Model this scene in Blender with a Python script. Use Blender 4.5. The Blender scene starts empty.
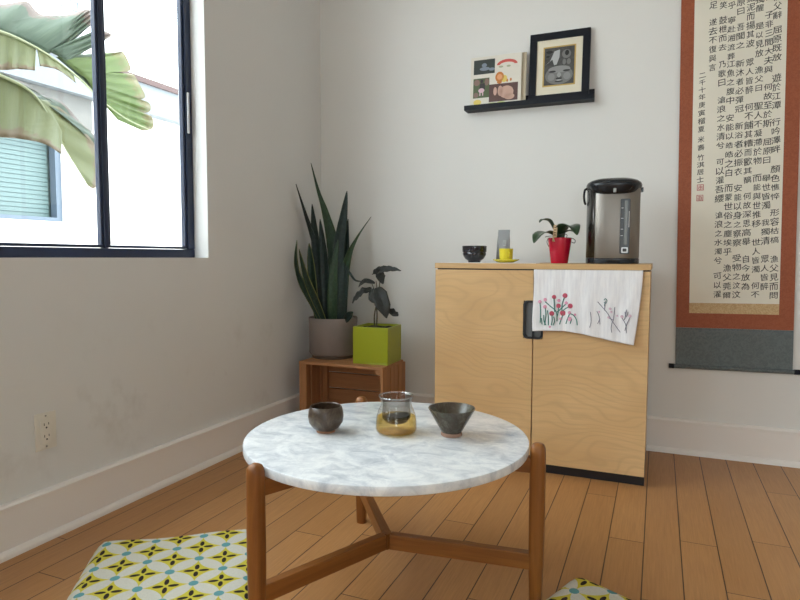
import bpy, bmesh, math, random
from mathutils import Vector, Matrix
random.seed(7)
S = bpy.context.scene
COL = S.collection
PI = math.pi
R = math.radians

# ------------------------------------------------------------------ camera
H = 0.77
yaw, pitch, roll, FPX = R(22.92), R(4.03), R(0.17), 611.46
Fv = Vector((-math.sin(yaw)*math.cos(pitch), math.cos(yaw)*math.cos(pitch), -math.sin(pitch)))
rv = Vector((math.cos(yaw), math.sin(yaw), 0)); uv_ = rv.cross(Fv)
Rv = rv*math.cos(roll) + uv_*math.sin(roll)
Uv = -rv*math.sin(roll) + uv_*math.cos(roll)
cam = bpy.data.cameras.new('camera'); camo = bpy.data.objects.new('camera', cam)
COL.objects.link(camo)
camo.matrix_world = Matrix(((Rv.x, Uv.x, -Fv.x, 0), (Rv.y, Uv.y, -Fv.y, 0), (Rv.z, Uv.z, -Fv.z, H), (0, 0, 0, 1)))
cam.sensor_width = 36; cam.lens = 36*FPX/800; cam.clip_start = 0.02
S.camera = camo

def on(px, py, ax, v):
    """real point on the plane axis=v seen at a photograph pixel"""
    d = Fv + Rv*((px-400)/FPX) - Uv*((py-300)/FPX)
    c = Vector((0, 0, H)); t = (v-c[ax])/d[ax]
    return c + d*t

# ------------------------------------------------------------------ node helpers
class NT:
    def __init__(s, name, rough=0.5, color=(.8, .8, .8), metal=0.0, spec=0.5, coat=0.0):
        s.m = bpy.data.materials.new(name); s.m.use_nodes = True
        s.nt = s.m.node_tree; s.b = s.nt.nodes['Principled BSDF']; s.out = s.nt.nodes['Material Output']
        s.b.inputs['Base Color'].default_value = (*color, 1)
        s.b.inputs['Roughness'].default_value = rough
        s.b.inputs['Metallic'].default_value = metal
        s.b.inputs['Specular IOR Level'].default_value = spec
        if coat: s.b.inputs['Coat Weight'].default_value = coat; s.b.inputs['Coat Roughness'].default_value = .08
    def n(s, t, **k):
        x = s.nt.nodes.new(t)
        for a, b in k.items(): setattr(x, a, b)
        return x
    def l(s, a, b): s.nt.links.new(a, b)
    def val(s, sock, v):
        if hasattr(v, 'node'): s.l(v, sock)
        else: sock.default_value = v
    def math(s, op, a, b=0.0, c=0.0):
        x = s.n('ShaderNodeMath', operation=op)
        s.val(x.inputs[0], a); s.val(x.inputs[1], b); s.val(x.inputs[2], c)
        return x.outputs[0]
    def coord(s, kind='Object'):
        return s.n('ShaderNodeTexCoord').outputs[kind]
    def mapping(s, v, scale=(1, 1, 1), rot=(0, 0, 0), loc=(0, 0, 0)):
        x = s.n('ShaderNodeMapping'); s.l(v, x.inputs[0])
        x.inputs['Scale'].default_value = scale; x.inputs['Rotation'].default_value = rot; x.inputs['Location'].default_value = loc
        return x.outputs[0]
    def noise(s, v, scale=5, detail=4, rough=.5, dist=0):
        x = s.n('ShaderNodeTexNoise'); s.l(v, x.inputs['Vector'])
        x.inputs['Scale'].default_value = scale; x.inputs['Detail'].default_value = detail
        x.inputs['Roughness'].default_value = rough; x.inputs['Distortion'].default_value = dist
        return x.outputs[0]
    def ramp(s, f, stops, interp='LINEAR'):
        x = s.n('ShaderNodeValToRGB'); s.l(f, x.inputs[0]); e = x.color_ramp.elements
        x.color_ramp.interpolation = interp
        while len(e) < len(stops): e.new(.5)
        for i, (p, c) in enumerate(stops): e[i].position = p; e[i].color = (*c, 1)
        return x.outputs[0]
    def mix(s, f, a, b, blend='MIX'):
        x = s.n('ShaderNodeMix', data_type='RGBA', blend_type=blend)
        s.val(x.inputs[0], f)
        for k, v in ((6, a), (7, b)):
            if hasattr(v, 'node'): s.l(v, x.inputs[k])
            else: x.inputs[k].default_value = (*v, 1)
        return x.outputs[2]
    def schlick(s, f0):
        lw = s.n('ShaderNodeLayerWeight'); lw.inputs[0].default_value = .5
        return s.math('ADD', s.math('MULTIPLY', s.math('POWER', lw.outputs['Facing'], 5.0), .9-f0), f0)
    def col(s, v): s.l(v, s.b.inputs['Base Color'])
    def bump(s, h, strength=.2, dist=.002):
        x = s.n('ShaderNodeBump'); x.inputs['Strength'].default_value = strength; x.inputs['Distance'].default_value = dist
        s.l(h, x.inputs['Height']); s.l(x.outputs[0], s.b.inputs['Normal'])

def plain(name, color, rough=.5, metal=0., spec=.5, coat=0., var=.0, scale=12):
    m = NT(name, rough, color, metal, spec, coat)
    if var:
        f = m.noise(m.coord(), scale, 4, .6)
        m.col(m.ramp(f, [(.3, tuple(c*(1-var) for c in color)), (.7, tuple(min(1, c*(1+var)) for c in color))]))
    return m.m

# ------------------------------------------------------------------ materials
def wall_mat(name, base, smudge=False):
    m = NT(name, .85, base, spec=.2)
    co = m.coord()
    f = m.noise(co, 1.3, 3, .5)
    c = m.ramp(f, [(.3, tuple(x*.97 for x in base)), (.7, tuple(min(1, x*1.02) for x in base))])
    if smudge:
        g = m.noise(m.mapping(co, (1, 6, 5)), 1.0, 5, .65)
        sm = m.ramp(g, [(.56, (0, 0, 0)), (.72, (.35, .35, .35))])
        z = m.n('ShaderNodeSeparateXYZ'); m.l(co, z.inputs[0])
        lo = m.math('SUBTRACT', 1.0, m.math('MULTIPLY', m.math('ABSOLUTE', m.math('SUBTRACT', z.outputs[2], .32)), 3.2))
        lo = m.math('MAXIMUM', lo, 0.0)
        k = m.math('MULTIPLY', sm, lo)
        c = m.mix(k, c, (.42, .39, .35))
    m.col(c)
    m.bump(m.noise(co, 180, 2, .5), .06, .001)
    return m.m

def floor_mat():
    m = NT('bamboo_floor', .38, spec=.4)
    co = m.coord(); s = m.n('ShaderNodeSeparateXYZ'); m.l(co, s.inputs[0])
    W, L = .0905, 1.15
    u = m.math('DIVIDE', m.math('SUBTRACT', s.outputs[0], -.015), W)
    row = m.math('FLOOR', u); fu = m.math('FRACT', u)
    wn = m.n('ShaderNodeTexWhiteNoise', noise_dimensions='1D'); m.l(row, wn.inputs['W'])
    v = m.math('DIVIDE', m.math('ADD', s.outputs[1], m.math('MULTIPLY', wn.outputs[0], L*3)), L)
    cl = m.math('FLOOR', v); fv = m.math('FRACT', v)
    cb = m.n('ShaderNodeCombineXYZ'); m.l(row, cb.inputs[0]); m.l(cl, cb.inputs[1])
    w2 = m.n('ShaderNodeTexWhiteNoise', noise_dimensions='2D'); m.l(cb.outputs[0], w2.inputs['Vector'])
    base = m.ramp(w2.outputs[0], [(0, (.41, .195, .064)), (.5, (.47, .228, .076)), (1, (.52, .26, .092))])
    cb2 = m.n('ShaderNodeCombineXYZ'); m.l(m.math('MULTIPLY', s.outputs[0], 260), cb2.inputs[0])
    m.l(m.math('MULTIPLY', s.outputs[1], 9), cb2.inputs[1]); m.l(m.math('MULTIPLY', w2.outputs[0], 50), cb2.inputs[2])
    g = m.noise(cb2.outputs[0], 1, 4, .7)
    c = m.mix(m.ramp(g, [(.3, (.0, .0, .0)), (.75, (.75, .75, .75))]), base, (.30, .135, .05))
    g2 = m.noise(m.mapping(co, (3, 1.2, 1)), 1.5, 3)
    c = m.mix(m.ramp(g2, [(.35, (0, 0, 0)), (.7, (.3, .3, .3))]), c, (.50, .27, .115))
    eu = m.math('MINIMUM', fu, m.math('SUBTRACT', 1.0, fu)); ev = m.math('MINIMUM', fv, m.math('SUBTRACT', 1.0, fv))
    seam = m.math('MAXIMUM', m.math('LESS_THAN', eu, 0.0014/W), m.math('LESS_THAN', ev, 0.0012/L))
    c = m.mix(seam, c, (.055, .02, .008))
    m.col(c)
    m.bump(m.math('SUBTRACT', 1.0, seam), .35, .001)
    rg = m.math('ADD', .33, m.math('MULTIPLY', g, .12)); m.l(rg, m.b.inputs['Roughness'])
    return m.m

def wood(name, c1, c2, scale=(1, 1, 1), rough=.45, figure=1.0, axis=2, spec=.4):
    """grain running along axis"""
    m = NT(name, rough, c1, spec=spec)
    co = m.coord(); st = [26, 26, 26]; st[axis] = 1.6
    f = m.noise(m.mapping(co, tuple(a*b for a, b in zip(st, scale))), 1.2, 6, .65, .5)
    w = m.noise(m.mapping(co, tuple(a*b for a, b in zip([160 if i != axis else 6 for i in range(3)], scale))), 1, 2, .6)
    c = m.ramp(f, [(.32, c2), (.62, c1)])
    c = m.mix(m.ramp(w, [(.4, (0, 0, 0)), (.8, (.35*figure,)*3)]), c, c2)
    m.col(c); m.bump(w, .05, .001)
    return m.m

def wood_at(name, c1, c2, ang, rough=.4):
    """grain running along a horizontal member turned by ang"""
    m = NT(name, rough, c1, spec=.4)
    co = m.mapping(m.coord(), rot=(0, 0, -ang))
    f = m.noise(m.mapping(co, (2, 40, 30)), 1.2, 6, .65, .5); w = m.noise(m.mapping(co, (7, 200, 160)), 1, 2, .6)
    c = m.ramp(f, [(.32, c2), (.62, c1)]); c = m.mix(m.ramp(w, [(.4, (0, 0, 0)), (.8, (.35,)*3)]), c, c2)
    m.col(c); return m.m

def ply_mat():
    """birch veneer with wavy cathedral figure, grain running across the doors"""
    m = NT('birch_veneer', .42, (.7, .5, .28), spec=.4)
    co = m.coord()
    warp = m.noise(m.mapping(co, (1.3, 1, 2.6)), 1.6, 2, .5)
    s = m.n('ShaderNodeSeparateXYZ'); m.l(co, s.inputs[0])
    t = m.math('ADD', m.math('MULTIPLY', s.outputs[2], 34), m.math('MULTIPLY', warp, 17))
    ring = m.math('FRACT', t)
    ring = m.math('ABSOLUTE', m.math('SUBTRACT', ring, .5))
    fine = m.noise(m.mapping(co, (5, 1, 150)), 1, 3, .6)
    big = m.noise(m.mapping(co, (1.6, 1, 2.4)), 2.2, 2, .5)
    c = m.ramp(big, [(.3, (.60, .375, .17)), (.7, (.72, .48, .235))])
    c = m.mix(m.ramp(ring, [(.02, (.30,)*3), (.22, (.0,)*3)]), c, (.47, .29, .14))
    c = m.mix(m.ramp(fine, [(.42, (0, 0, 0)), (.75, (.5,)*3)]), c, (.54, .35, .18))
    m.col(c)
    return m.m

def marble_mat():
    m = NT('white_marble', .22, (.8, .8, .82), spec=.5)
    co = m.coord()
    d = m.noise(co, 5, 4, .55)
    a = m.noise(m.mapping(co, (1.0, 1.5, 1), (0, 0, .6)), 16, 6, .66, .6)
    b = m.noise(m.mapping(co, (1.6, 1, 1), (0, 0, .6)), 42, 4, .65, .8)
    c = m.ramp(a, [(.32, (.42, .46, .52)), (.46, (.64, .67, .71)), (.60, (.82, .84, .85))])
    c = m.mix(m.ramp(b, [(.5, (0, 0, 0)), (.74, (.5,)*3)]), c, (.50, .54, .60))
    c = m.mix(m.ramp(d, [(.35, (0, 0, 0)), (.75, (.45,)*3)]), c, (.84, .83, .80))
    m.col(c)
    return m.m

def glass_pane(name, tint=(.97, .985, .98)):
    m = NT(name); nt = m.nt
    nt.nodes.remove(m.b)
    t = m.n('ShaderNodeBsdfTransparent'); t.inputs[0].default_value = (*tint, 1)
    g = m.n('ShaderNodeBsdfGlossy'); g.inputs['Roughness'].default_value = .02
    mx = m.n('ShaderNodeMixShader'); m.l(m.schlick(.03), mx.inputs[0]); m.l(t.outputs[0], mx.inputs[1]); m.l(g.outputs[0], mx.inputs[2])
    m.l(mx.outputs[0], m.out.inputs[0])
    return m.m

def vessel_glass(name, tint=(1, 1, 1), edge=(.75, .8, .8), f0=.045):
    """thin vessel glass: see-through face on, denser and shinier edge on"""
    m = NT(name); m.nt.nodes.remove(m.b)
    lw = m.n('ShaderNodeLayerWeight'); lw.inputs[0].default_value = .35
    c = m.mix(lw.outputs['Facing'], tint, edge)
    t = m.n('ShaderNodeBsdfTransparent'); m.l(c, t.inputs[0])
    g = m.n('ShaderNodeBsdfGlossy'); g.inputs['Roughness'].default_value = .03
    mx = m.n('ShaderNodeMixShader'); m.l(m.schlick(f0), mx.inputs[0]); m.l(t.outputs[0], mx.inputs[1]); m.l(g.outputs[0], mx.inputs[2])
    m.l(mx.outputs[0], m.out.inputs[0])
    return m.m

def glaze(name, a, b, c, rough=.3, scale=45):
    m = NT(name, rough, a, spec=.5)
    co = m.coord()
    f = m.noise(m.mapping(co, (1, 1, .6)), scale, 6, .7, .6)
    g = m.noise(co, scale*3.5, 3, .7)
    k = m.ramp(f, [(.35, a), (.5, b), (.68, c)])
    k = m.mix(m.ramp(g, [(.55, (0, 0, 0)), (.72, (.6,)*3)]), k, tuple(x*.35 for x in a))
    m.col(k); m.bump(g, .15, .0006)
    return m.m

def cushion_mat():
    m = NT('star_print_cotton', .85, spec=.15)
    co = m.coord(); s = m.n('ShaderNodeSeparateXYZ'); m.l(co, s.inputs[0])
    g = .059
    X = m.math('SUBTRACT', m.math('DIVIDE', s.outputs[0], g), .61); Y = m.math('SUBTRACT', m.math('DIVIDE', s.outputs[1], g), .20)
    # lattice rotated by 45 degrees: stars at i+j even -> use p,q cells of the star lattice
    p = m.math('MULTIPLY', m.math('ADD', X, Y), .5); q = m.math('MULTIPLY', m.math('SUBTRACT', X, Y), .5)
    fp = m.math('SUBTRACT', m.math('FRACT', m.math('ADD', p, .5)), .5)
    fq = m.math('SUBTRACT', m.math('FRACT', m.math('ADD', q, .5)), .5)
    dx = m.math('ADD', fp, fq); dy = m.math('SUBTRACT', fp, fq)     # offset to the star centre in units of g
    ax, ay = m.math('ABSOLUTE', dx), m.math('ABSOLUTE', dy)
    ast = m.math('ADD', m.math('POWER', ax, .62), m.math('POWER', ay, .62))
    star = m.math('LESS_THAN', ast, .93)
    def ell(cx, cy, rx, ry):
        e = m.math('ADD', m.math('POWER', m.math('DIVIDE', m.math('ABSOLUTE', m.math('SUBTRACT', ax, cx)), rx), 2),
                   m.math('POWER', m.math('DIVIDE', m.math('ABSOLUTE', m.math('SUBTRACT', ay, cy)), ry), 2))
        return m.math('LESS_THAN', e, 1)
    pet = m.math('MAXIMUM', ell(.28, 0, .20, .088), ell(0, .28, .088, .20))
    # blue dots at the odd sites = one step along x from a star
    e = m.math('ADD', m.math('POWER', m.math('SUBTRACT', ax, 1), 2), m.math('POWER', ay, 2))
    e2 = m.math('ADD', m.math('POWER', ax, 2), m.math('POWER', m.math('SUBTRACT', ay, 1), 2))
    dot = m.math('LESS_THAN', m.math('MINIMUM', e, e2), .034)
    f = m.noise(co, 400, 2, .5)
    white = m.ramp(f, [(.3, (.53, .52, .46)), (.7, (.62, .61, .54))])
    c = m.mix(star, white, (.56, .48, .055))
    c = m.mix(pet, c, (.03, .022, .018))
    c = m.mix(dot, c, (.12, .31, .33))
    m.col(c)
    m.bump(m.noise(co, 14, 3, .5), .35, .006)
    return m.m

def blade_mat(name, body, band, edge):
    """sansevieria leaf: UV.x across, UV.y along"""
    m = NT(name, .45, body, spec=.4)
    uv = m.coord('UV'); s = m.n('ShaderNodeSeparateXYZ'); m.l(uv, s.inputs[0])
    w = m.noise(m.mapping(uv, (3, 34, 1)), 1, 3, .6, .8)
    c = m.ramp(w, [(.44, body), (.58, band)])
    e = m.math('ABSOLUTE', m.math('SUBTRACT', s.outputs[0], .5))
    c = m.mix(m.math('GREATER_THAN', e, .43), c, edge)
    m.col(c)
    return m.m

def banana_mat(name, a, b, brown):
    m = NT(name, .5, a, spec=.25)
    uv = m.coord('UV'); s = m.n('ShaderNodeSeparateXYZ'); m.l(uv, s.inputs[0])
    st = m.noise(m.mapping(uv, (46, 1.5, 1)), 1, 3, .6)
    c = m.ramp(st, [(.35, a), (.65, b)])
    n = m.noise(m.mapping(uv, (3, 2, 1)), 2.5, 5, .6)
    e = m.math('ADD', s.outputs[1], m.math('MULTIPLY', m.math('SUBTRACT', n, .5), .9))
    c = m.mix(m.ramp(e, [(.80, (0, 0, 0)), (.92, (.85,)*3)]), c, brown)
    m.col(c)
    tr = m.n('ShaderNodeBsdfTranslucent'); m.l(c, tr.inputs[0])
    mx = m.n('ShaderNodeMixShader'); mx.inputs[0].default_value = .4
    m.l(m.b.outputs[0], mx.inputs[1]); m.l(tr.outputs[0], mx.inputs[2]); m.l(mx.outputs[0], m.out.inputs[0])
    return m.m

def silk(name, col, col2, scale=60):
    m = NT(name, .55, col, spec=.3)
    co = m.coord()
    f = m.noise(m.mapping(co, (1, 1, 1), (0, .6, 0)), scale, 4, .6, 1.5)
    m.col(m.ramp(f, [(.42, col), (.58, col2)]))
    return m.m

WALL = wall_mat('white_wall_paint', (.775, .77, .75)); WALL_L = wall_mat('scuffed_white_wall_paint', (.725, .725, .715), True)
CEIL = plain('ceiling_paint', (.78, .77, .74), .9)
TRIM = plain('white_semigloss_trim', (.86, .825, .79), .3)
FLOOR = floor_mat()
PLY = ply_mat(); EDGE = wood('birch_edge', (.62, .40, .19), (.52, .32, .14), axis=0)
OAK1, OAK2 = (.29, .108, .022), (.18, .060, .012)
TEAK = wood('honey_oak', OAK1, OAK2, axis=2, rough=.38)
CRATE = wood('stained_pine', (.47, .23, .10), (.33, .145, .06), axis=0, rough=.6)
CRATE_V = wood('stained_pine_upright', (.45, .22, .095), (.31, .135, .055), axis=2, rough=.6)
MARBLE = marble_mat()
BLACK = plain('black_paint', (.006, .008, .014), .5, spec=.25)
FRAME_BLUE = plain('navy_black_aluminium', (.007, .016, .050), .35)
DARK = plain('black_laminate', (.008, .009, .013), .4)
WHITE_PL = plain('white_plastic', (.74, .71, .64), .35)
SLOT = plain('dark_slot', (.03, .028, .025), .6)
GLASS = glass_pane('window_glass')

# ------------------------------------------------------------------ mesh helpers
def BM(): return bmesh.new()
def box(bm, x0, x1, y0, y1, z0, z1, M=None):
    vs = [bm.verts.new((x, y, z)) for x in (x0, x1) for y in (y0, y1) for z in (z0, z1)]
    for f in ((0, 1, 3, 2), (4, 6, 7, 5), (0, 4, 5, 1), (2, 3, 7, 6), (0, 2, 6, 4), (1, 5, 7, 3)):
        bm.faces.new([vs[i] for i in f])
    if M is not None: bmesh.ops.transform(bm, matrix=M, verts=vs)
    return vs
def lathe(bm, prof, n=48, c=(0, 0), M=None, sq=None, close=False):
    """prof: (radius, z) from bottom to top; sq = (rx_scale, ry_scale, power) for a rounded-square section"""
    rings = []; allv = []
    for r, z in prof:
        if r <= 1e-6:
            v = [bm.verts.new((c[0], c[1], z))]
        else:
            v = []
            for i in range(n):
                a = 2*PI*i/n; ca, sa = math.cos(a), math.sin(a)
                if sq:
                    p = 2/sq[2]; ca = math.copysign(abs(ca)**p, ca)*sq[0]; sa = math.copysign(abs(sa)**p, sa)*sq[1]
                v.append(bm.verts.new((c[0]+r*ca, c[1]+r*sa, z)))
        rings.append(v); allv += v
    pr = list(zip(rings, rings[1:]))
    if close: pr.append((rings[-1], rings[0]))
    for A, B in pr:
        if len(A) == 1 and len(B) == 1: continue
        for i in range(n):
            j = (i+1) % n
            if len(A) == 1: bm.faces.new((A[0], B[j], B[i]))
            elif len(B) == 1: bm.faces.new((A[i], A[j], B[0]))
            else: bm.faces.new((A[i], A[j], B[j], B[i]))
    if M is not None: bmesh.ops.transform(bm, matrix=M, verts=allv)
    return allv
def tube(bm, pts, rad, n=10):
    """tube through points, rad a number or a list"""
    P = [Vector(p) for p in pts]; rr = rad if isinstance(rad, (list, tuple)) else [rad]*len(P)
    rings = []; up = Vector((0, 0, 1))
    for i, p in enumerate(P):
        t = (P[min(i+1, len(P)-1)] - P[max(i-1, 0)]).normalized()
        if abs(t.dot(up)) > .95: up = Vector((1, 0, 0)) if abs(t.x) < .9 else Vector((0, 1, 0))
        s = t.cross(up).normalized(); q = s.cross(t).normalized(); up = q
        rings.append([bm.verts.new(p + (s*math.cos(2*PI*k/n) + q*math.sin(2*PI*k/n))*rr[i]) for k in range(n)])
    for A, B in zip(rings, rings[1:]):
        for k in range(n): bm.faces.new((A[k], A[(k+1) % n], B[(k+1) % n], B[k]))
    bm.faces.new(rings[0][::-1]); bm.faces.new(rings[-1])
def smooth_path(pts, sub=6):
    P = [Vector(p) for p in pts]; out = []
    for i in range(len(P)-1):
        a, b, c, d = P[max(i-1, 0)], P[i], P[i+1], P[min(i+2, len(P)-1)]
        for k in range(sub):
            t = k/sub
            out.append(.5*((2*b) + (c-a)*t + (2*a-5*b+4*c-d)*t*t + (3*b-a-3*c+d)*t**3))
    out.append(P[-1]); return out
def obj(name, bm, mat, parent=None, smooth=False, bevel=0, solid=0, seg=2, label=None, recalc=True):
    if recalc: bmesh.ops.recalc_face_normals(bm, faces=bm.faces)
    me = bpy.data.meshes.new(name); bm.to_mesh(me); bm.free()
    me.materials.append(mat)
    if smooth:
        for p in me.polygons: p.use_smooth = True
        try: me.set_sharp_from_angle(angle=R(40))
        except Exception: pass
    o = bpy.data.objects.new(name, me); COL.objects.link(o)
    if solid:
        k = o.modifiers.new('Solidify', 'SOLIDIFY'); k.thickness = solid; k.offset = 0
    if bevel:
        k = o.modifiers.new('Bevel', 'BEVEL'); k.width = bevel; k.segments = seg; k.limit_method = 'ANGLE'; k.angle_limit = R(35)
    if parent is not None:
        o.parent = parent
        o.matrix_parent_inverse = Matrix.Identity(4)
        o.location = -base_of(parent)
    if label: o['label'] = label
    return o
BASES = {}
def base_of(p): return BASES.get(p.name, Vector((0, 0, 0)))
def thing(name, label, cat, loc=(0, 0, 0), group=None):
    o = bpy.data.objects.new(name, None); COL.objects.link(o); o.location = loc
    o.empty_display_size = .05
    BASES[o.name] = Vector(loc); o['label'] = label; o['category'] = cat
    if group: o['group'] = group
    return o
def tag(o, label, cat, group=None):
    o['label'] = label; o['category'] = cat
    if group: o['group'] = group
    return o
def struct(name, bm, mat, **k):
    o = obj(name, bm, mat, **k); o['kind'] = 'structure'; return o
def sbase(name, loc):
    o = bpy.data.objects.new(name, None); COL.objects.link(o); o.location = loc; o['kind'] = 'structure'
    BASES[o.name] = Vector(loc); return o

# ------------------------------------------------------------------ room shell
XL, YB, XR, YF, ZC = -1.528, 2.624, 2.7, -2.3, 2.6
WT = .125
b = BM(); box(b, XL-WT, XR+.2, YF-.2, YB+.2, -.15, 0); struct('floor', b, FLOOR)
b = BM(); box(b, XL-WT, XR+.2, YF-.2, YB+.2, ZC, ZC+.2); struct('ceiling', b, CEIL)
b = BM(); box(b, XL-WT, XR+.2, YB, YB+.2, 0, ZC); struct('wall_back', b, WALL)
b = BM(); box(b, XR, XR+.2, YF, YB, 0, ZC); struct('wall_right', b, WALL)
# left wall with two window openings, the unseen one added for fill light
W1 = (.10, 1.803, .765, 2.25); W2 = (-1.95, -.55, .765, 2.25)
def wall_with_holes(name, mat, x0, x1, y0, y1, holes):
    b = BM()
    ys = sorted(holes); cur = y0
    for (a, c, z0, z1) in ys:
        box(b, x0, x1, cur, a, 0, ZC); box(b, x0, x1, a, c, 0, z0); box(b, x0, x1, a, c, z1, ZC); cur = c
    box(b, x0, x1, cur, y1, 0, ZC)
    return struct(name, b, mat)
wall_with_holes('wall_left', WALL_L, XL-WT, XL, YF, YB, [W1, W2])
# rear wall (behind the camera) with a glazed opening added for fill light
b = BM()
DX0, DX1, DZ = .6, 1.4, 2.1
box(b, XL-WT, DX0, YF-.2, YF, 0, ZC); box(b, DX0, DX1, YF-.2, YF, DZ, ZC); box(b, DX1, XR+.2, YF-.2, YF, 0, ZC)
struct('wall_rear', b, WALL)

def baseboard(name, along, face, a0, a1, sgn, mat):
    """tall flat board with a small top bead and a quarter round at the floor"""
    b = BM()
    prof = [(0, 0), (.030, 0), (.0285, .009), (.024, .015), (.018, .0185), (.0145, .0185), (.0145, .122), (.019, .124), (.019, .130), (.013, .135), (0, .136)]
    for t in (a0, a1):
        for d, z in prof:
            b.verts.new((face+sgn*d, t, z) if along == 'y' else (t, face+sgn*d, z))
    b.verts.ensure_lookup_table(); n = len(prof)
    for i in range(n):
        j = (i+1) % n; b.faces.new((b.verts[i], b.verts[j], b.verts[n+j], b.verts[n+i]))
    b.faces.new([b.verts[i] for i in range(n)]); b.faces.new([b.verts[n+i] for i in range(n)][::-1])
    return struct(name, b, mat)
baseboard('baseboard_left', 'y', XL, YF+.03, YB, 1, TRIM)
baseboard('baseboard_back', 'x', YB, XL+.03, XR-.03, -1, TRIM)
baseboard('baseboard_right', 'y', XR, YF+.03, YB-.03, -1, TRIM)

# ------------------------------------------------------------------ windows
def window(name, y0, y1, z0, z1, mull, side_handle=None):
    w = sbase(name, (XL-.06, (y0+y1)/2, z0))
    X0, X1 = XL-.090, XL-.062      # frame depth
    fw = .032
    b = BM()
    box(b, X0, X1, y0, y1, z0, z0+.030); box(b, X0, X1, y0, y1, z1-fw, z1)
    box(b, X0, X1, y0, y0+fw, z0+.030, z1-fw); box(b, X0, X1, y1-fw, y1, z0+.030, z1-fw)
    obj('window_frame', b, FRAME_BLUE, w, bevel=.003)
    # inner sash rails of the operable pane, stepped outwards
    cuts = [y0+fw] + mull + [y1-fw]
    for i in range(len(cuts)-1):
        a, c = cuts[i]+.001, cuts[i+1]-.001
        if i > 0: a += .0085
        if i < len(cuts)-2: c -= .0085
        b = BM(); s = .009; xa, xb = X1-.024, X1-.006
        box(b, xa, xb, a, c, z0+.031, z0+.031+s); box(b, xa, xb, a, c, z1-fw-s-.001, z1-fw-.001)
        box(b, xa, xb, a, a+s, z0+.031+s, z1-fw-s-.001); box(b, xa, xb, c-s, c, z0+.031+s, z1-fw-s-.001)
        sash = obj('window_sash', b, FRAME_BLUE, w, bevel=.002)
        b = BM(); box(b, xa+.006, xa+.010, a+s, c-s, z0+.031+s, z1-fw-s-.001)
        obj('window_pane', b, GLASS, w)
    for m in mull:
        b = BM(); box(b, X1-.025, X1-.002, m-.0085, m+.0085, z0+.030, z1-fw)
        obj('window_mullion', b, FRAME_BLUE, w, bevel=.003)
    if side_handle:
        yy, za, zb = side_handle
        b = BM(); box(b, X1, X1+.006, yy-.004, yy+.004, za, zb)
        obj('window_latch', b, plain('pale_grey_latch', (.55, .57, .6), .3), w, bevel=.001)
    return w
window('window_1', W1[0], W1[1], W1[2], W1[3], [.56, 1.4125], (1.779, 1.215, 1.36))
window('fill_window_2', W2[0], W2[1], W2[2], W2[3], [-1.25])  # unseen window behind the camera, added to bring in more daylight
# white jamb / sill liners of the visible opening are the plaster returns of wall_left itself

# unseen rear glazed door, added and sized for fill light
w = sbase('fill_door_1', ((DX0+DX1)/2, YF-.1, 0))
b = BM()
for xa in (DX0, (DX0+DX1)/2-.03, DX1-.06): box(b, xa, xa+.06, YF-.14, YF-.08, 0, DZ)
box(b, DX0+.06, (DX0+DX1)/2-.03, YF-.14, YF-.08, DZ-.06, DZ); box(b, (DX0+DX1)/2+.03, DX1-.06, YF-.14, YF-.08, DZ-.06, DZ)
box(b, DX0+.06, (DX0+DX1)/2-.03, YF-.14, YF-.08, 0, .06); box(b, (DX0+DX1)/2+.03, DX1-.06, YF-.14, YF-.08, 0, .06)
obj('door_frame', b, FRAME_BLUE, w, bevel=.003)
for xa, xb in ((DX0+.06, (DX0+DX1)/2-.03), ((DX0+DX1)/2+.03, DX1-.06)):
    b = BM(); box(b, xa, xb, YF-.112, YF-.108, .06, DZ-.06); obj('door_pane', b, GLASS, w)

# ------------------------------------------------------------------ wall outlet
t = thing('power_outlet', 'white double power outlet low on the left wall under the window', 'outlet', (XL, 1.131, .2435))
b = BM(); box(b, XL, XL+.005, 1.100, 1.1625, .2435, .3455); obj('cover_plate', b, WHITE_PL, t, bevel=.002)
b = BM(); box(b, XL+.005, XL+.0075, 1.114, 1.148, .2595, .3295); rec = obj('receptacle', b, WHITE_PL, t, bevel=.001)
def disc_x(bm, y, z, x0, x1, r, n=16):
    lathe(bm, [(0, 0), (r, 0), (r, x1-x0), (0, x1-x0)], n, M=Matrix.Translation((x0, y, z)) @ Matrix.Rotation(PI/2, 4, 'Y'))
for zc in (.3105, .2785):
    b = BM()
    box(b, XL+.0075, XL+.0079, 1.1235, 1.1255, zc, zc+.007); box(b, XL+.0075, XL+.0079, 1.1365, 1.1385, zc+.001, zc+.007)
    disc_x(b, 1.131, zc-.006, XL+.0075, XL+.0079, .0025)
    obj('socket', b, SLOT, t, label='dark socket slots')
for zc in (.3365, .2525):
    b = BM(); disc_x(b, 1.131, zc, XL+.005, XL+.0062, .0025); obj('screw', b, plain('steel_screw', (.35, .34, .32), .35, .8), t)

# ------------------------------------------------------------------ cabinet
t = thing('storage_cabinet', 'two-door birch wood cabinet on a black plinth against the back wall', 'cabinet', (-.39, 2.37, 0))
cx0, cx1, cy0, cy1 = -.770, -.024, 2.162, 2.575
b = BM(); box(b, cx0+.002, cx1-.002, cy0+.022, cy1, .036, .719); obj('body', b, PLY, t, bevel=.001)
b = BM(); box(b, cx0+.004, cx1-.001, cy0+.018, cy1-.02, 0, .036); obj('plinth', b, DARK, t, label='black plinth')
b = BM(); box(b, cx0-.002, cx1+.001, cy0-.003, cy1+.002, .7285, .748); obj('top', b, EDGE, t, bevel=.0015)
b = BM(); box(b, cx0+.004, cx1-.004, cy0+.012, cy1-.01, .719, .7285); obj('top_gap', b, DARK, t)
def plate(bm, outline, y0, y1):
    """outline in x,z extruded from y0 to y1"""
    A = [bm.verts.new((x, y0, z)) for x, z in outline]; B = [bm.verts.new((x, y1, z)) for x, z in outline]
    bm.faces.new(A); bm.faces.new(B[::-1]); n = len(A)
    for i in range(n): bm.faces.new((A[i], B[i], B[(i+1) % n], A[(i+1) % n]))
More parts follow.
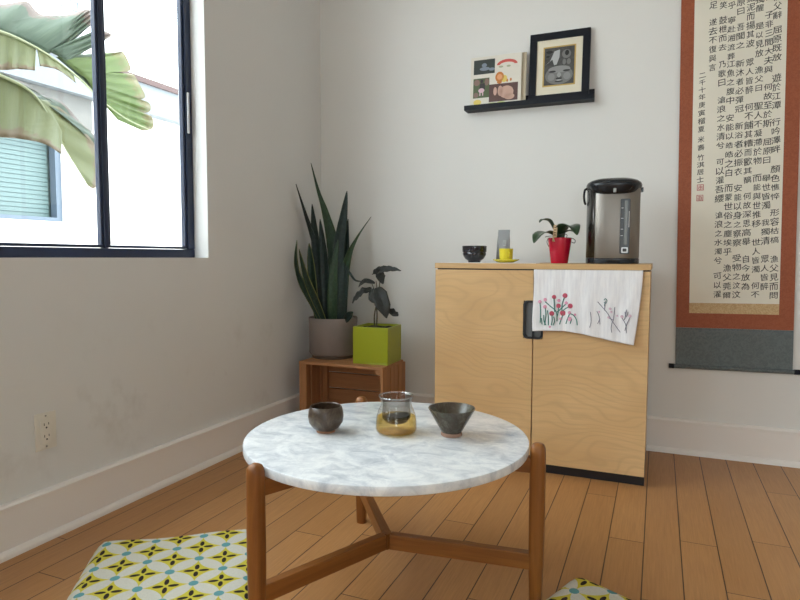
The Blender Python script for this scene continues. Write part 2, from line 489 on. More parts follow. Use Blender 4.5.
def rrect(x0, x1, z0, z1, r, left=True, right=True, n=8):
    pts = []
    def arc(cx, cz, a0):
        for i in range(n+1):
            a = a0 + PI/2*i/n; pts.append((cx+r*math.cos(a), cz+r*math.sin(a)))
    if right: arc(x1-r, z1-r, 0)
    else: pts.append((x1, z1))
    if left: arc(x0+r, z1-r, PI/2); arc(x0+r, z0+r, PI)
    else: pts.extend([(x0, z1), (x0, z0)])
    if right: arc(x1-r, z0+r, 1.5*PI)
    else: pts.append((x1, z0))
    return pts
doors = []
hz0, hz1 = .483, .617
GREY = plain('grey_pull_well', (.16, .165, .17), .4, .3)
for xa, xb, hx0, hx1, lf in ((cx0, -.4055, -.438, -.4055, True), (-.4015, cx1-.001, -.4015, -.369, False)):
    b = BM()
    # door with a cut-out for the recessed pull
    box(b, xa, xb, cy0, cy0+.02, .036, hz0); box(b, xa, xb, cy0, cy0+.02, hz1, .7240)
    if lf: box(b, xa, hx0, cy0, cy0+.02, hz0, hz1)
    else: box(b, hx1, xb, cy0, cy0+.02, hz0, hz1)
    d = obj('door', b, PLY, t)
    # black pull frame (ring) and grey well
    o_out = rrect(hx0-.001, hx1+.0005, hz0-.001, hz1+.001, .017, lf, not lf)
    o_in = rrect(hx0+.0065 if lf else hx0+.001, hx1-.001 if lf else hx1-.0065, hz0+.0065, hz1-.0065, .011, lf, not lf)
    b = BM()
    for y, flip in ((cy0-.002, 0), (cy0+.012, 1)):
        pass
    A0 = [b.verts.new((x, cy0-.0025, z)) for x, z in o_out]; B0 = [b.verts.new((x, cy0-.0025, z)) for x, z in o_in]
    A1 = [b.verts.new((x, cy0+.016, z)) for x, z in o_out]; B1 = [b.verts.new((x, cy0+.016, z)) for x, z in o_in]
    n = len(A0)
    for i in range(n):
        j = (i+1) % n
        b.faces.new((A0[i], A0[j], B0[j], B0[i])); b.faces.new((A1[i], B1[i], B1[j], A1[j]))
        b.faces.new((A0[i], A1[i], A1[j], A0[j])); b.faces.new((B0[i], B0[j], B1[j], B1[i]))
    hd = obj('handle', b, DARK, d, label='recessed black pull')
    b = BM(); plate(b, o_in, cy0+.011, cy0+.015); obj('handle_well', b, GREY, d)

# ------------------------------------------------------------------ towel over the right door
def towel():
    t0 = (-.4025, .7265); nx, nz = 90, 44
    b = BM(); uvl = b.loops.layers.uv.new('UV'); G = []
    def zbot(s): return .511 + .006*math.sin(s*5) - .004*s - .020*max(0, (s-.35)/.65)**1.3
    for j in range(nz+1):
        v = j/nz; row = []
        for i in range(nx+1):
            s = i/nx
            xr = -.047 - .022*v**1.5; xl = -.4025 + .0015*math.sin(v*6)
            x = xl + (xr-xl)*s; z = t0[1] + (zbot(s)-t0[1])*v
            amp = .0010 + .0028*v
            y = cy0 - .0065 - .006*v*(0.3+s*.7) - amp*(1+math.sin(s*34+2*math.sin(v*3))*.6 + math.sin(s*13+1.3)*.4)
            row.append(b.verts.new((x, y, z)))
        G.append(row)
    for j in range(nz):
        for i in range(nx): b.faces.new((G[j][i], G[j][i+1], G[j+1][i+1], G[j+1][i]))
    # tuck over the top edge of the door
    prev = G[0]
    for yy, zz in ((cy0-.002, .7292), (cy0+.006, .7296)):
        cur = [b.verts.new((v.co.x, yy, zz-.0022)) for v in prev]
        for i in range(nx): b.faces.new((prev[i], cur[i], cur[i+1], prev[i+1]))
        prev = cur
    m = NT('white_linen', .9, (.84, .83, .84), spec=.1)
    co = m.coord(); f = m.noise(m.mapping(co, (120, 1, 12)), 1, 4, .6)
    m.col(m.ramp(f, [(.3, (.74, .73, .76)), (.7, (.88, .87, .88))])); m.bump(f, .3, .002)
    o = obj('hand_towel', b, m.m, smooth=True, solid=.0012)
    tag(o, 'white embroidered linen towel hanging over the right cabinet door', 'towel')
    # hem
    hem = plain('cream_hem', (.72, .60, .50), .85)
    b = BM()
    tube(b, [G[nz][i].co + Vector((0, -.0008, 0)) if False else Vector((0, 0, 0)) for i in range(2)], .0001) if False else None
    b.free()
    return o
tw = towel()
def tw_pt(px, py, off=.0006):
    """point on the towel front for an embroidered stitch"""
    p = on(px, py, 1, cy0-.011)
    s = min(1, max(0, (p.x+.4025)/.34)); v = min(1, max(0, (.7265-p.z)/.215)); amp = .0010+.0028*v
    y = cy0 - .0065 - .006*v*(0.3+s*.7) - amp*(1+math.sin(s*34+2*math.sin(v*3))*.6 + math.sin(s*13+1.3)*.4)
    return Vector((p.x, y-.0012-off, p.z))
def crop(cx, cy): return 525+cx/6.4, 265+cy/6.4
def stitches(name, lines, mat, rad, parent, label=None):
    for ln in lines:
        b = BM()
        pts = [tw_pt(*crop(*q)) for q in ln]
        pts = smooth_path(pts, 3) if len(pts) > 2 else pts
        tube(b, pts, rad, 5); obj(name, b, mat, parent, label=label)
def blobs(name, spots, mat, parent, label=None):
    for x, y, r in spots:
        b = BM()
        p = tw_pt(*crop(x, y), .0010); rr = r/6.4*.00365
        lathe(b, [(0, 0), (rr, 0), (rr*.8, .0009), (0, .0013)], 12, M=Matrix.Translation(p) @ Matrix.Rotation(PI/2, 4, 'X'))
        obj(name, b, mat, parent, label=label)
STG = plain('teal_green_thread', (.05, .20, .17), .7); STP = plain('grey_purple_thread', (.20, .19, .25), .7)
RED = plain('crimson_thread', (.50, .07, .12), .7); PINK = plain('pink_thread', (.75, .35, .48), .7)
stitches('embroidered_stem', [
    [(96, 240), (100, 300), (98, 370)], [(130, 270), (135, 320), (125, 385)], [(130, 235), (165, 265), (200, 300), (205, 360)],
    [(185, 205), (188, 250), (190, 300)], [(255, 200), (240, 240), (235, 280), (240, 310)], [(265, 245), (230, 280), (205, 300)],
    [(215, 265), (212, 300), (206, 330)], [(245, 310), (230, 350), (220, 380)], [(172, 310), (175, 350), (170, 385)], [(290, 262), (250, 285), (240, 300)],
    [(120, 320), (122, 360), (135, 385)], [(185, 330), (190, 360), (180, 385)], [(285, 310), (310, 320), (330, 350), (335, 385)],
    [(285, 315), (270, 350), (262, 375)], [(145, 290), (150, 340), (150, 385)], [(300, 345), (290, 375)], [(105, 340), (110, 380)]],
    STG, .0018, tw, 'teal green embroidered stems')
blobs('embroidered_flower', [(186, 205, 13), (256, 196, 15), (214, 262, 14), (290, 262, 15), (172, 310, 15), (242, 308, 17)], RED, tw, 'crimson embroidered flowers')
blobs('embroidered_bud', [(95, 235, 11), (130, 222, 11), (128, 268, 12), (216, 228, 10), (264, 243, 10), (285, 305, 10), (288, 345, 13), (320, 318, 8), (228, 345, 9), (160, 395, 7)], PINK, tw, 'pink embroidered buds')
stitches('embroidered_branch', [
    [(465, 235), (500, 275), (530, 310), (560, 360), (610, 430)], [(515, 230), (510, 270), (508, 290)], [(575, 270), (570, 320), (565, 360)], [(560, 360), (552, 400), (556, 430)],
    [(420, 300), (424, 360), (415, 400)], [(460, 295), (475, 330), (480, 380)], [(480, 345), (465, 375)], [(650, 285), (640, 340), (632, 350)],
    [(618, 335), (645, 380), (650, 435)], [(680, 320), (655, 370), (640, 420)], [(540, 340), (565, 352)], [(640, 300), (650, 330), (660, 300)]],
    STP, .0011, tw, 'thin grey embroidered branches')
blobs('embroidered_blossom', [(545, 280, 8), (620, 330, 9), (672, 325, 9), (552, 300, 7), (535, 335, 7), (590, 325, 6), (475, 300, 6)], plain('pale_pink_thread', (.72, .52, .62), .8), tw, 'pale pink embroidered blossoms')
stitches('embroidered_leaf', [[(505, 225), (515, 215), (525, 228), (518, 245), (506, 238)], [(512, 240), (508, 262)]], STG, .0012, tw)

# ------------------------------------------------------------------ lace runner on the cabinet
b = BM()
lace = [(-.752, 2.177)]
n = 26
for i in range(n+1):
    x = -.752 + (.752-.400)*i/n; lace.append((x, 2.1695 + (.004 if i % 2 else 0)))
lace += [(-.397, 2.24), (-.437, 2.40), (-.737, 2.41), (-.752, 2.29)]
A = [b.verts.new((x, y, .7483)) for x, y in lace]; B = [b.verts.new((x, y, .7498)) for x, y in lace]
b.faces.new(A); b.faces.new(B[::-1])
for i in range(len(A)): b.faces.new((A[i], A[(i+1) % len(A)], B[(i+1) % len(A)], B[i]))
tag(obj('table_runner', b, plain('white_lace', (.80, .78, .76), .9)), 'thin white cloth runner spread on the left half of the cabinet top', 'cloth')
ZT, ZR = .7482, .7499

# ------------------------------------------------------------------ black bowl
c = (-.655, 2.282)
b = BM()
lathe(b, [(0, .004), (.020, .004), (.0205, 0), (.0235, 0), (.0245, .006), (.036, .014), (.0445, .029), (.0450, .034), (.0435, .038), (.0465, .042), (.0470, .056), (.0475, .062),
          (.0450, .0635), (.0435, .056), (.0425, .035), (.034, .018), (0, .012)], 56, c, M=Matrix.Translation((0, 0, ZR)))
tag(obj('tea_bowl', b, plain('black_gloss_glaze', (.010, .010, .016), .12, coat=.5), smooth=True), 'glossy black tea bowl with a waisted rim on the cabinet top', 'bowl')

# ------------------------------------------------------------------ grey packet
M = Matrix.Translation((-.563, 2.357, ZR+.0009)) @ Matrix.Rotation(R(-12), 4, 'Z') @ Matrix.Rotation(R(-5), 4, 'X')
b = BM()
# slim pouch with a flat crimped top
sec = [(.0, .011), (.012, .013), (.05, .012), (.085, .007), (.105, .0018), (.126, .0012)]
rings = []
for z, th in sec:
    w = .026 - (.0012 if z > .1 else 0)
    rings.append([b.verts.new(M @ Vector((sx*w*k, sy*th*(1 if k < 1 else .35), z))) for sx, sy, k in ((-1, -1, 1), (-1, -1, .6), (1, -1, .6), (1, -1, 1), (1, 1, 1), (1, 1, .6), (-1, 1, .6), (-1, 1, 1))])
for A, B in zip(rings, rings[1:]):
    for i in range(8): b.faces.new((A[i], A[(i+1) % 8], B[(i+1) % 8], B[i]))
b.faces.new(rings[0][::-1]); b.faces.new(rings[-1])
t = thing('tea_packet', 'slim grey packet standing upright behind the yellow cup', 'packet', (-.563, 2.357, ZR))
obj('pouch', b, plain('grey_foil', (.27, .27, .27), .6), t, smooth=True)
b = BM()
for k, (x0, x1, z0, z1) in enumerate(((.004, .017, .062, .083),)):
    box(b, x0, x1, -.0127, -.0120, z0, z1, M)
obj('label_patch', b, plain('pale_label', (.42, .42, .42), .6), t, label='small pale printed label')
b = BM()
for x0, x1, z0, z1 in ((.007, .009, .065, .080), (.011, .0145, .067, .069), (.011, .0145, .072, .074), (.011, .0145, .077, .079), (-.018, -.017, .03, .075), (-.014, -.0132, .03, .068)):
    box(b, x0, x1, -.0136, -.0125, z0, z1, M)
obj('printed_mark', b, plain('dark_print', (.13, .13, .15), .6), t)

# ------------------------------------------------------------------ yellow cup and saucer
YEL = plain('yellow_ceramic', (.72, .60, .03), .25, coat=.4)
c = (-.526, 2.257)
b = BM(); lathe(b, [(0, .002), (.022, .002), (.024, 0), (.028, .001), (.046, .0085), (.0495, .0110), (.0475, .0125), (.030, .0065), (0, .0055)], 48, c, M=Matrix.Translation((0, 0, ZR)))
tag(obj('saucer', b, YEL, smooth=True), 'yellow saucer under the small yellow cup on the cabinet top', 'saucer')
t = thing('espresso_cup', 'small yellow cup standing on its yellow saucer', 'cup', (c[0], c[1], ZR+.0058))
b = BM(); lathe(b, [(0, .0), (.020, .0), (.0225, .003), (.0245, .012), (.0258, .042), (.0262, .046), (.0250, .0465), (.0240, .042), (.0222, .010), (0, .006)], 40, c, M=Matrix.Translation((0, 0, ZR+.0058)))
obj('cup_body', b, YEL, t, smooth=True)
b = BM(); a0 = R(-60); dx = Vector((math.cos(a0), math.sin(a0), 0))
P = [Vector((c[0], c[1], ZR+.0058)) + dx*r + Vector((0, 0, z)) for r, z in ((.0240, .036), (.034, .037), (.040, .028), (.036, .017), (.0240, .012))]
tube(b, smooth_path(P, 5), .0028, 8); obj('cup_handle', b, YEL, t, smooth=True)

# ------------------------------------------------------------------ red pot with orchid
c = (-.338, 2.302)
t = thing('potted_orchid', 'small orchid in a glossy red pot beside the hot water dispenser', 'potted plant', (c[0], c[1], ZT))
b = BM(); lathe(b, [(0, 0), (.029, 0), (.031, .003), (.0415, .078), (.0425, .0905), (.044, .092), (.0415, .0935), (.039, .090), (.037, .08), (0, .078)], 48, c, M=Matrix.Translation((0, 0, ZT)))
obj('pot', b, plain('red_glaze', (.56, .007, .04), .18, coat=.6), t, smooth=True, label='glossy red pot')
b = BM(); lathe(b, [(0, .0785), (.0368, .0785), (.035, .084), (.02, .088), (0, .089)], 24, c, M=Matrix.Translation((0, 0, ZT)))
obj('bark', b, plain('bark_chips', (.06, .035, .02), .9, var=.5, scale=90), t)
def strap(bm, pts, widths, fold=.25, sub=6, n=6, updir=None):
    """fleshy strap leaf along a path; cross direction kept horizontal"""
    P = smooth_path(pts, sub); m = len(P)
    uv = bm.loops.layers.uv.verify(); G = []
    for i, p in enumerate(P):
        tt = i/(m-1); tn = (P[min(i+1, m-1)]-P[max(i-1, 0)]).normalized()
        up = updir or Vector((0, 0, 1)); s = tn.cross(up)
        if s.length < 1e-3: s = Vector((1, 0, 0))
        s.normalize(); q = s.cross(tn).normalized()
        k = tt*(len(widths)-1); a = int(min(k, len(widths)-2)); w = widths[a]+(widths[a+1]-widths[a])*(k-a)
        G.append([bm.verts.new(p + s*w*(2*j/n-1) + q*abs(2*j/n-1)*w*fold) for j in range(n+1)])
    for i in range(m-1):
        for j in range(n):
            f = bm.faces.new((G[i][j], G[i][j+1], G[i+1][j+1], G[i+1][j]))
            for lp, (a, c_) in zip(f.loops, ((j, i), (j+1, i), (j+1, i+1), (j, i+1))): lp[uv].uv = (a/n, c_/(m-1))
LEAFG = plain('dark_orchid_leaf', (.022, .055, .022), .3, coat=.2, var=.3)
o = Vector((c[0], c[1], ZT+.086))
def leafpath(px): return [o] + [on(x, y, 1, Y+.042) for x, y, Y in px]
for path, wd in (([(554, 230, 2.25), (549, 221.5, 2.24), (543, 220, 2.225), (539.5, 222.5, 2.215)], [.009, .015, .017, .014, .002]),
                 ([(551, 234, 2.24), (544, 233, 2.20), (538, 236, 2.165), (534, 243, 2.14)], [.008, .018, .025, .021, .002]),
                 ([(560, 233, 2.25), (566, 227, 2.22), (573, 227, 2.18), (577, 235, 2.15)], [.012, .024, .031, .026, .002]),
                 ([(562, 235, 2.27), (569, 231, 2.28), (574, 232, 2.30)], [.007, .014, .014, .002])):
    b = BM(); strap(b, leafpath(path), wd, .3); obj('leaf', b, LEAFG, t, smooth=True, solid=.0018, recalc=False)
ROOT = plain('aerial_root', (.07, .055, .05), .7)
for pts in ([(553, 238.5, 2.235), (549, 238, 2.21), (547, 242, 2.205), (549, 247, 2.215)], [(564, 238, 2.24), (571, 238, 2.22), (575, 240, 2.215), (574.5, 243, 2.215), (571.5, 242, 2.22)],
            [(558, 236, 2.235), (563, 234, 2.225), (567, 235, 2.225), (566, 238.5, 2.23)], [(556, 237, 2.24), (551, 236, 2.21), (545, 237, 2.20)]):
    b = BM(); P = [on(x, y, 1, Y+.042) for x, y, Y in pts]; tube(b, smooth_path([o+Vector((0, 0, -.002))]+P, 5), .0014, 6); obj('aerial_root', b, ROOT, t, smooth=True)
M = Matrix.Translation((-.352, 2.263, ZT+.079)) @ Matrix.Rotation(R(4), 4, 'Y')
b = BM(); plate(b, rrect(-.0070, .0070, 0, .060, .003), -.001, .001); bmesh.ops.transform(b, matrix=M, verts=b.verts)
mk = obj('plant_marker', b, plain('pale_wood_stick', (.62, .44, .26), .7), t, label='pale wooden plant marker')
b = BM()
for k in range(4): box(b, -.004, .0042, -.00135, -.0010, .022+k*.009, .025+k*.009, M)
obj('handwriting', b, plain('pencil_mark', (.16, .09, .05), .8), mk)

# ------------------------------------------------------------------ hot water dispenser
c = (-.157, 2.327)
t = thing('hot_water_dispenser', 'stainless steel and black electric hot water dispenser on the cabinet top', 'water dispenser', (c[0], c[1], ZT))
TM = Matrix.Translation((c[0], c[1], ZT)) @ Matrix.Rotation(R(6), 4, 'Z')
STEEL = NT('brushed_stainless', .30, (.27, .245, .22), 1.0)
f = STEEL.noise(STEEL.mapping(STEEL.coord(), (260, 260, 2)), 1, 2, .5); STEEL.l(STEEL.math('ADD', .36, STEEL.math('MULTIPLY', f, .14)), STEEL.b.inputs['Roughness'])
STEEL = STEEL.m
BLK = plain('black_gloss_plastic', (.012, .014, .018), .22)
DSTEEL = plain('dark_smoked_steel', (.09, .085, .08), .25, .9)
sq = (1, 1, 2.9)
b = BM(); lathe(b, [(0, 0), (.088, 0), (.0905, .003), (.0905, .018), (.089, .0195), (0, .0195)], 72, M=TM, sq=sq); obj('base', b, BLK, t, smooth=True, label='black base ring')
b = BM(); lathe(b, [(.0885, .0195), (.0895, .022), (.0895, .262), (.0880, .266), (.06, .266)], 72, M=TM, sq=sq); obj('body', b, STEEL, t, smooth=True, label='brushed steel body')
# darker wrap on the left flank
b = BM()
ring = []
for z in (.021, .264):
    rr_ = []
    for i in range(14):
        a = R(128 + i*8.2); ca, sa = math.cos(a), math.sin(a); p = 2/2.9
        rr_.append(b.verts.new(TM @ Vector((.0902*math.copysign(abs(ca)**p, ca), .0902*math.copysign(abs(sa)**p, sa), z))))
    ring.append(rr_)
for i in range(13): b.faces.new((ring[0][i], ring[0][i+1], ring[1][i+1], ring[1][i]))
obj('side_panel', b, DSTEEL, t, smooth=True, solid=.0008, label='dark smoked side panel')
b = BM(); lathe(b, [(.0, .262), (.0900, .262), (.0935, .266), (.0940, .276), (.091, .284), (.080, .292), (.060, .298), (.03, .301), (0, .3015)], 72, M=TM, sq=(1, 1, 2.7)); lid = obj('lid', b, BLK, t, smooth=True, label='domed black lid')
# spout beak: black crescent at the front below the lid
b = BM(); G = []
for i in range(25):
    a = R(-90 + (i-12)*4.6); ca, sa = math.cos(a), math.sin(a); p = 2/2.9; k = (i-12)/12
    ex = lambda r, z: TM @ Vector((r*math.copysign(abs(ca)**p, ca), r*math.copysign(abs(sa)**p, sa), z))
    d = .026*math.sqrt(max(0, 1-k*k))
    G.append([b.verts.new(ex(.0890, .268)), b.verts.new(ex(.0950+.010*(1-k*k), .270)), b.verts.new(ex(.0940+.007*(1-k*k), .266-d*.6)), b.verts.new(ex(.0892, .2655-d))])
for A, B in zip(G, G[1:]):
    for j in range(3): b.faces.new((A[j], A[j+1], B[j+1], B[j]))
    b.faces.new((A[3], A[0], B[0], B[3]))
obj('spout_hood', b, BLK, t, smooth=True)
b = BM(); box(b, -.005, .005, -.1065, -.098, .244, .258, TM); obj('spout', b, plain('grey_spout', (.35, .34, .33), .3, .5), t, bevel=.002)
# water gauge
b = BM(); plate(b, rrect(.020, .052, .034, .222, .005), -.0960, -.0875); bmesh.ops.transform(b, matrix=TM, verts=b.verts); gp = obj('gauge_panel', b, plain('dark_gauge_bezel', (.03, .032, .034), .3), t, bevel=.001)
b = BM(); plate(b, rrect(.033, .044, .066, .216, .004), -.0968, -.0961); bmesh.ops.transform(b, matrix=TM, verts=b.verts); obj('gauge_tube', b, plain('gauge_window', (.11, .11, .10), .15), gp)
WP = plain('white_print', (.6, .6, .6), .5)
for q in [(.0225, .030, -.0966, -.0961, z, z+.0016) for z in (.190, .155, .118, .096)] + [(.0475, .0495, -.0967, -.0961, .125, .180)]:  # printed ticks, then a tall white bar painted as the bezel's highlight
    b = BM(); box(b, *q, TM); obj('gauge_mark_and_glint', b, WP, gp)
b = BM(); plate(b, rrect(.026, .047, .038, .057, .003), -.0975, -.0961); bmesh.ops.transform(b, matrix=TM, verts=b.verts); obj('gauge_badge', b, plain('silver_badge', (.5, .5, .5), .3, .4), gp)
b = BM(); plate(b, rrect(.030, .043, .042, .053, .002), -.0981, -.0976); bmesh.ops.transform(b, matrix=TM, verts=b.verts); obj('badge_mark', b, SLOT, gp)
# bail handle folded at the back left and its hinge lugs
b = BM()
P = [Vector((-.0925, .0, .268)), Vector((-.0985, -.018, .262)), Vector((-.1010, -.026, .240)), Vector((-.0990, -.020, .222)), Vector((-.0960, -.006, .214))]
tube(b, [TM @ q for q in smooth_path(P, 5)], .0042, 8)
obj('carry_handle', b, BLK, t, smooth=True)
b = BM(); box(b, .0915, .0985, -.010, .012, .252, .268, TM); obj('handle_hinge', b, BLK, t, bevel=.001)

# ------------------------------------------------------------------ picture ledge with things on it
YL = 2.566
t = thing('picture_ledge', 'narrow black picture ledge mounted on the back wall above the cabinet', 'shelf', (-.527, 2.60, 1.397))
b = BM(); box(b, -.790, -.260, YL, YB, 1.3965, 1.402); obj('shelf_board', b, BLACK, t)
b = BM(); box(b, -.790, -.260, YL, YL+.007, 1.402, 1.4165); obj('front_lip', b, BLACK, t)
b = BM(); box(b, -.765, -.260, 2.618, YB, 1.402, 1.447); obj('back_rail', b, BLACK, t)

def leaning(x0, y, z, w, yaw_=0, lean=10):
    return Matrix.Translation((x0, y, z)) @ Matrix.Rotation(R(yaw_), 4, 'Z') @ Matrix.Rotation(R(-lean), 4, 'X')
def flat(bm, pts, y0, th, M):
    A = [bm.verts.new(M @ Vector((x, y0, z))) for x, z in pts]; B = [bm.verts.new(M @ Vector((x, y0-th, z))) for x, z in pts]; n = len(A)
    bm.faces.new(A); bm.faces.new(B[::-1])
    for i in range(n): bm.faces.new((A[i], B[i], B[(i+1) % n], A[(i+1) % n]))
def rect(x0, x1, z0, z1): return [(x0, z0), (x1, z0), (x1, z1), (x0, z1)]
def ellp(cx, cz, rx, rz, n=20, a0=0, a1=360):
    return [(cx+rx*math.cos(R(a0+(a1-a0)*i/n)), cz+rz*math.sin(R(a0+(a1-a0)*i/n))) for i in range(n if a1-a0 == 360 else n+1)]

# big black frame
FW, FH = .240, .284
M = leaning(-.5185, 2.5790, 1.4040, FW, 0, 5.4)
t = thing('framed_photograph', 'black picture frame with a wide cream mat and grey portrait photo on the ledge', 'picture frame', (-.395, 2.58, 1.402))
b = BM(); bw = .029
for x0, x1, z0, z1 in ((0, FW, 0, bw), (0, FW, FH-bw, FH), (0, bw, bw, FH-bw), (FW-bw, FW, bw, FH-bw)): box(b, x0, x1, -.002, .016, z0, z1, M)
obj('frame_moulding', b, BLACK, t, bevel=.0015)
b = BM(); flat(b, rect(bw, FW-bw, bw, FH-bw), .010, .006, M); obj('mat_board', b, plain('cream_mat', (.78, .72, .58), .8), t)
gx0, gx1, gz0, gz1 = .055, .185, .062, .226
b = BM()
for x0, x1, z0, z1 in ((gx0, gx1, gz0, gz0+.0055), (gx0, gx1, gz1-.0055, gz1), (gx0, gx0+.0055, gz0+.0055, gz1-.0055), (gx1-.0055, gx1, gz0+.0055, gz1-.0055)): flat(b, rect(x0, x1, z0, z1), .004, .0012, M)
obj('gold_fillet', b, plain('gold_line', (.55, .38, .12), .4, .3), t)
b = BM(); flat(b, rect(gx0+.0055, gx1-.0055, gz0+.0055, gz1-.0055), .004, .0008, M); ph = obj('photograph', b, plain('photo_grey', (.075, .075, .075), .35, var=.35, scale=60), t, label='black and white close-up portrait of a baby')
def layer(name, polys, col, y, parent, M, rough=.4):
    mm = plain(name+'_ink', col, rough)
    for p in polys:
        b = BM(); flat(b, p, y, .0004, M); obj(name, b, mm, parent)
layer('portrait_face', [ellp(.120, .106, .0555, .038)], (.20, .20, .20), .0032, ph, M)
layer('portrait_forehead', [ellp(.121, .130, .044, .014)], (.30, .30, .30), .0028, ph, M)
layer('portrait_cheek', [ellp(.090, .100, .014, .015), ellp(.152, .100, .014, .015)], (.28, .28, .28), .0027, ph, M)
layer('portrait_shadow', [ellp(.094, .122, .014, .004), ellp(.150, .122, .014, .004), ellp(.121, .092, .013, .004), ellp(.115, .099, .003, .002), ellp(.128, .099, .003, .002), ellp(.121, .080, .017, .003)], (.035, .035, .035), .0023, ph, M)
layer('portrait_nose', [ellp(.121, .106, .008, .010)], (.36, .36, .36), .0022, ph, M)
layer('portrait_highlight', [ellp(.121, .085, .010, .0025), [(.066, .152), (.083, .165), (.100, .205), (.122, .210), (.120, .178), (.110, .150), (.100, .148), (.092, .172), (.078, .160)]], (.48, .49, .50), .0021, ph, M)
layer('portrait_hand', [ellp(.148, .190, .018, .018), ellp(.140, .158, .007, .012), ellp(.158, .158, .008, .012)], (.20, .20, .20), .0024, ph, M)
layer('portrait_hair', [ellp(.080, .203, .014, .006), ellp(.150, .194, .008, .011), ellp(.074, .185, .008, .004)], (.02, .02, .02), .0018, ph, M)

# collage board
M = leaning(-.768, 2.5775, 1.4027, .212, 0, 4.2)
BWd, BHt = .218, .218
t = thing('photo_collage', 'white collage board of small colour photos leaning on the ledge', 'photo board', (-.66, 2.58, 1.402))
b = BM(); box(b, 0, BWd, 0, .005, 0, BHt, M); obj('board', b, plain('ivory_card', (.76, .72, .64), .6), t, bevel=.001)
def P_(u0, u1, v0, v1): return rect(u0*BWd, u1*BWd, v0*BHt, v1*BHt)
def lay(name, polys, col, k, label=None):
    mm = plain(name+'_print', col, .35)
    for p in polys:
        b = BM(); flat(b, [(x*BWd, z*BHt) for x, z in p], -.0001-.0004*k, .0004, M); obj(name, b, mm, t, label=label)
lay('dark_photo', [rect(.06, .48, .66, .94)], (.035, .045, .04), 0, 'dark green photo print')
lay('crib_figure', [ellp(.28, .76, .10, .035), ellp(.27, .83, .05, .04), ellp(.42, .74, .06, .03)], (.22, .26, .32), 1)
lay('child_photo', [rect(.06, .38, .20, .58)], (.09, .12, .05), 0, 'garden photo print of a small child')
lay('foliage_patch', [ellp(.13, .50, .06, .06), ellp(.33, .50, .045, .07), ellp(.12, .26, .05, .05)], (.24, .15, .12), 1)
lay('child_figure', [ellp(.23, .52, .03, .035), [(.18, .36), (.30, .36), (.29, .48), (.20, .48)]], (.04, .03, .035), 2)
lay('child_dress', [ellp(.225, .34, .06, .045), rect(.19, .21, .24, .30), rect(.245, .265, .24, .30)], (.72, .50, .56), 3)
lay('hands_photo', [rect(.38, .94, .10, .44)], (.11, .055, .05), 0, 'brown photo print of a sleeping baby')
lay('baby_figure', [ellp(.72, .27, .14, .12), ellp(.60, .30, .05, .10), ellp(.50, .30, .035, .08), ellp(.78, .18, .10, .06)], (.62, .40, .32), 1)
lay('drawing_arc', [[(.52+.20*1+.20*math.cos(R(a))*1.0, .80+.10*math.sin(R(a))) for a in range(180, -1, -12)] + [(.72+.14*math.cos(R(a)), .80+.045*math.sin(R(a))) for a in range(0, 181, 12)]], (.62, .10, .08), 0, 'red drawn arc')
lay('drawing_eye', [ellp(.60, .765, .045, .02), ellp(.75, .765, .04, .02)], (.42, .44, .30), 1)
lay('orange_drawing', [ellp(.58, .57, .085, .10), ellp(.58, .47, .05, .03), ellp(.73, .49, .02, .03), ellp(.80, .50, .02, .03)], (.62, .22, .05), 0, 'orange drawn flower')
lay('orange_drawing_centre', [ellp(.58, .57, .05, .055)], (.80, .38, .18), 1)
lay('yellow_drawing', [ellp(.15, .115, .08, .055), ellp(.67, .53, .06, .07)], (.80, .62, .15), 0)
lay('green_drawing', [ellp(.45, .07, .10, .018), ellp(.62, .08, .08, .016)], (.50, .55, .20), 0)
b = BM(); M2 = leaning(-.757, 2.5885, 1.4027, .2, 0, 4.2)
box(b, 0, .225, 0, .005, 0, .2195, M2); tag(obj('canvas_panel', b, plain('aged_canvas_edge', (.56, .49, .36), .7), bevel=.001), 'beige card panel behind the photo collage, its right edge showing', 'panel')

# ------------------------------------------------------------------ hanging scroll
t = thing('hanging_scroll', 'long calligraphy scroll with russet silk border hanging at the right', 'scroll', (.267, YB-.01, .349))
TILT = math.asin(-.0165)
SX0, SX1 = .0705, .4645
YS = YB-.010
def wavy(bm, x0, x1, z0, z1, y, th=.0012, nx=16, nz=24):
    G = []
    for j in range(nz+1):
        z = z0+(z1-z0)*j/nz
        G.append([(x0+(x1-x0)*i/nx, y - .0016*math.sin(z*5+1)-.0010*math.sin((x0+(x1-x0)*i/nx)*20), z) for i in range(nx+1)])
    V = [[bm.verts.new(p) for p in r] for r in G]; W = [[bm.verts.new((p[0], p[1]-th, p[2])) for p in r] for r in G]
    for j in range(nz):
        for i in range(nx):
            bm.faces.new((V[j][i], V[j+1][i], V[j+1][i+1], V[j][i+1])); bm.faces.new((W[j][i], W[j][i+1], W[j+1][i+1], W[j+1][i]))
    for j in range(nz):
        bm.faces.new((V[j][0], W[j][0], W[j+1][0], V[j+1][0])); bm.faces.new((V[j][nx], V[j+1][nx], W[j+1][nx], W[j][nx]))
    for i in range(nx):
        bm.faces.new((V[0][i], V[0][i+1], W[0][i+1], W[0][i])); bm.faces.new((V[nz][i], W[nz][i], W[nz][i+1], V[nz][i+1]))
RUST = silk('russet_silk', (.300, .082, .036), (.345, .100, .045), 90)
b = BM(); wavy(b, SX0, SX1, .502, 1.98, YS+.002); obj('silk_border', b, RUST, t, label='russet silk border')
b = BM(); wavy(b, SX0, SX1, .350, .5015, YS+.002); obj('lower_silk', b, silk('slate_silk', (.115, .140, .145), (.15, .175, .18), 70), t, label='slate grey lower silk')
b = BM(); wavy(b, SX0, SX1, 1.9805, 2.18, YS+.002); obj('upper_silk', b, silk('slate_silk_top', (.115, .140, .145), (.15, .175, .18), 70), t, label='slate grey upper silk')
PX0, PX1, PZ0, PZ1 = .1165, .4165, .598, 1.90
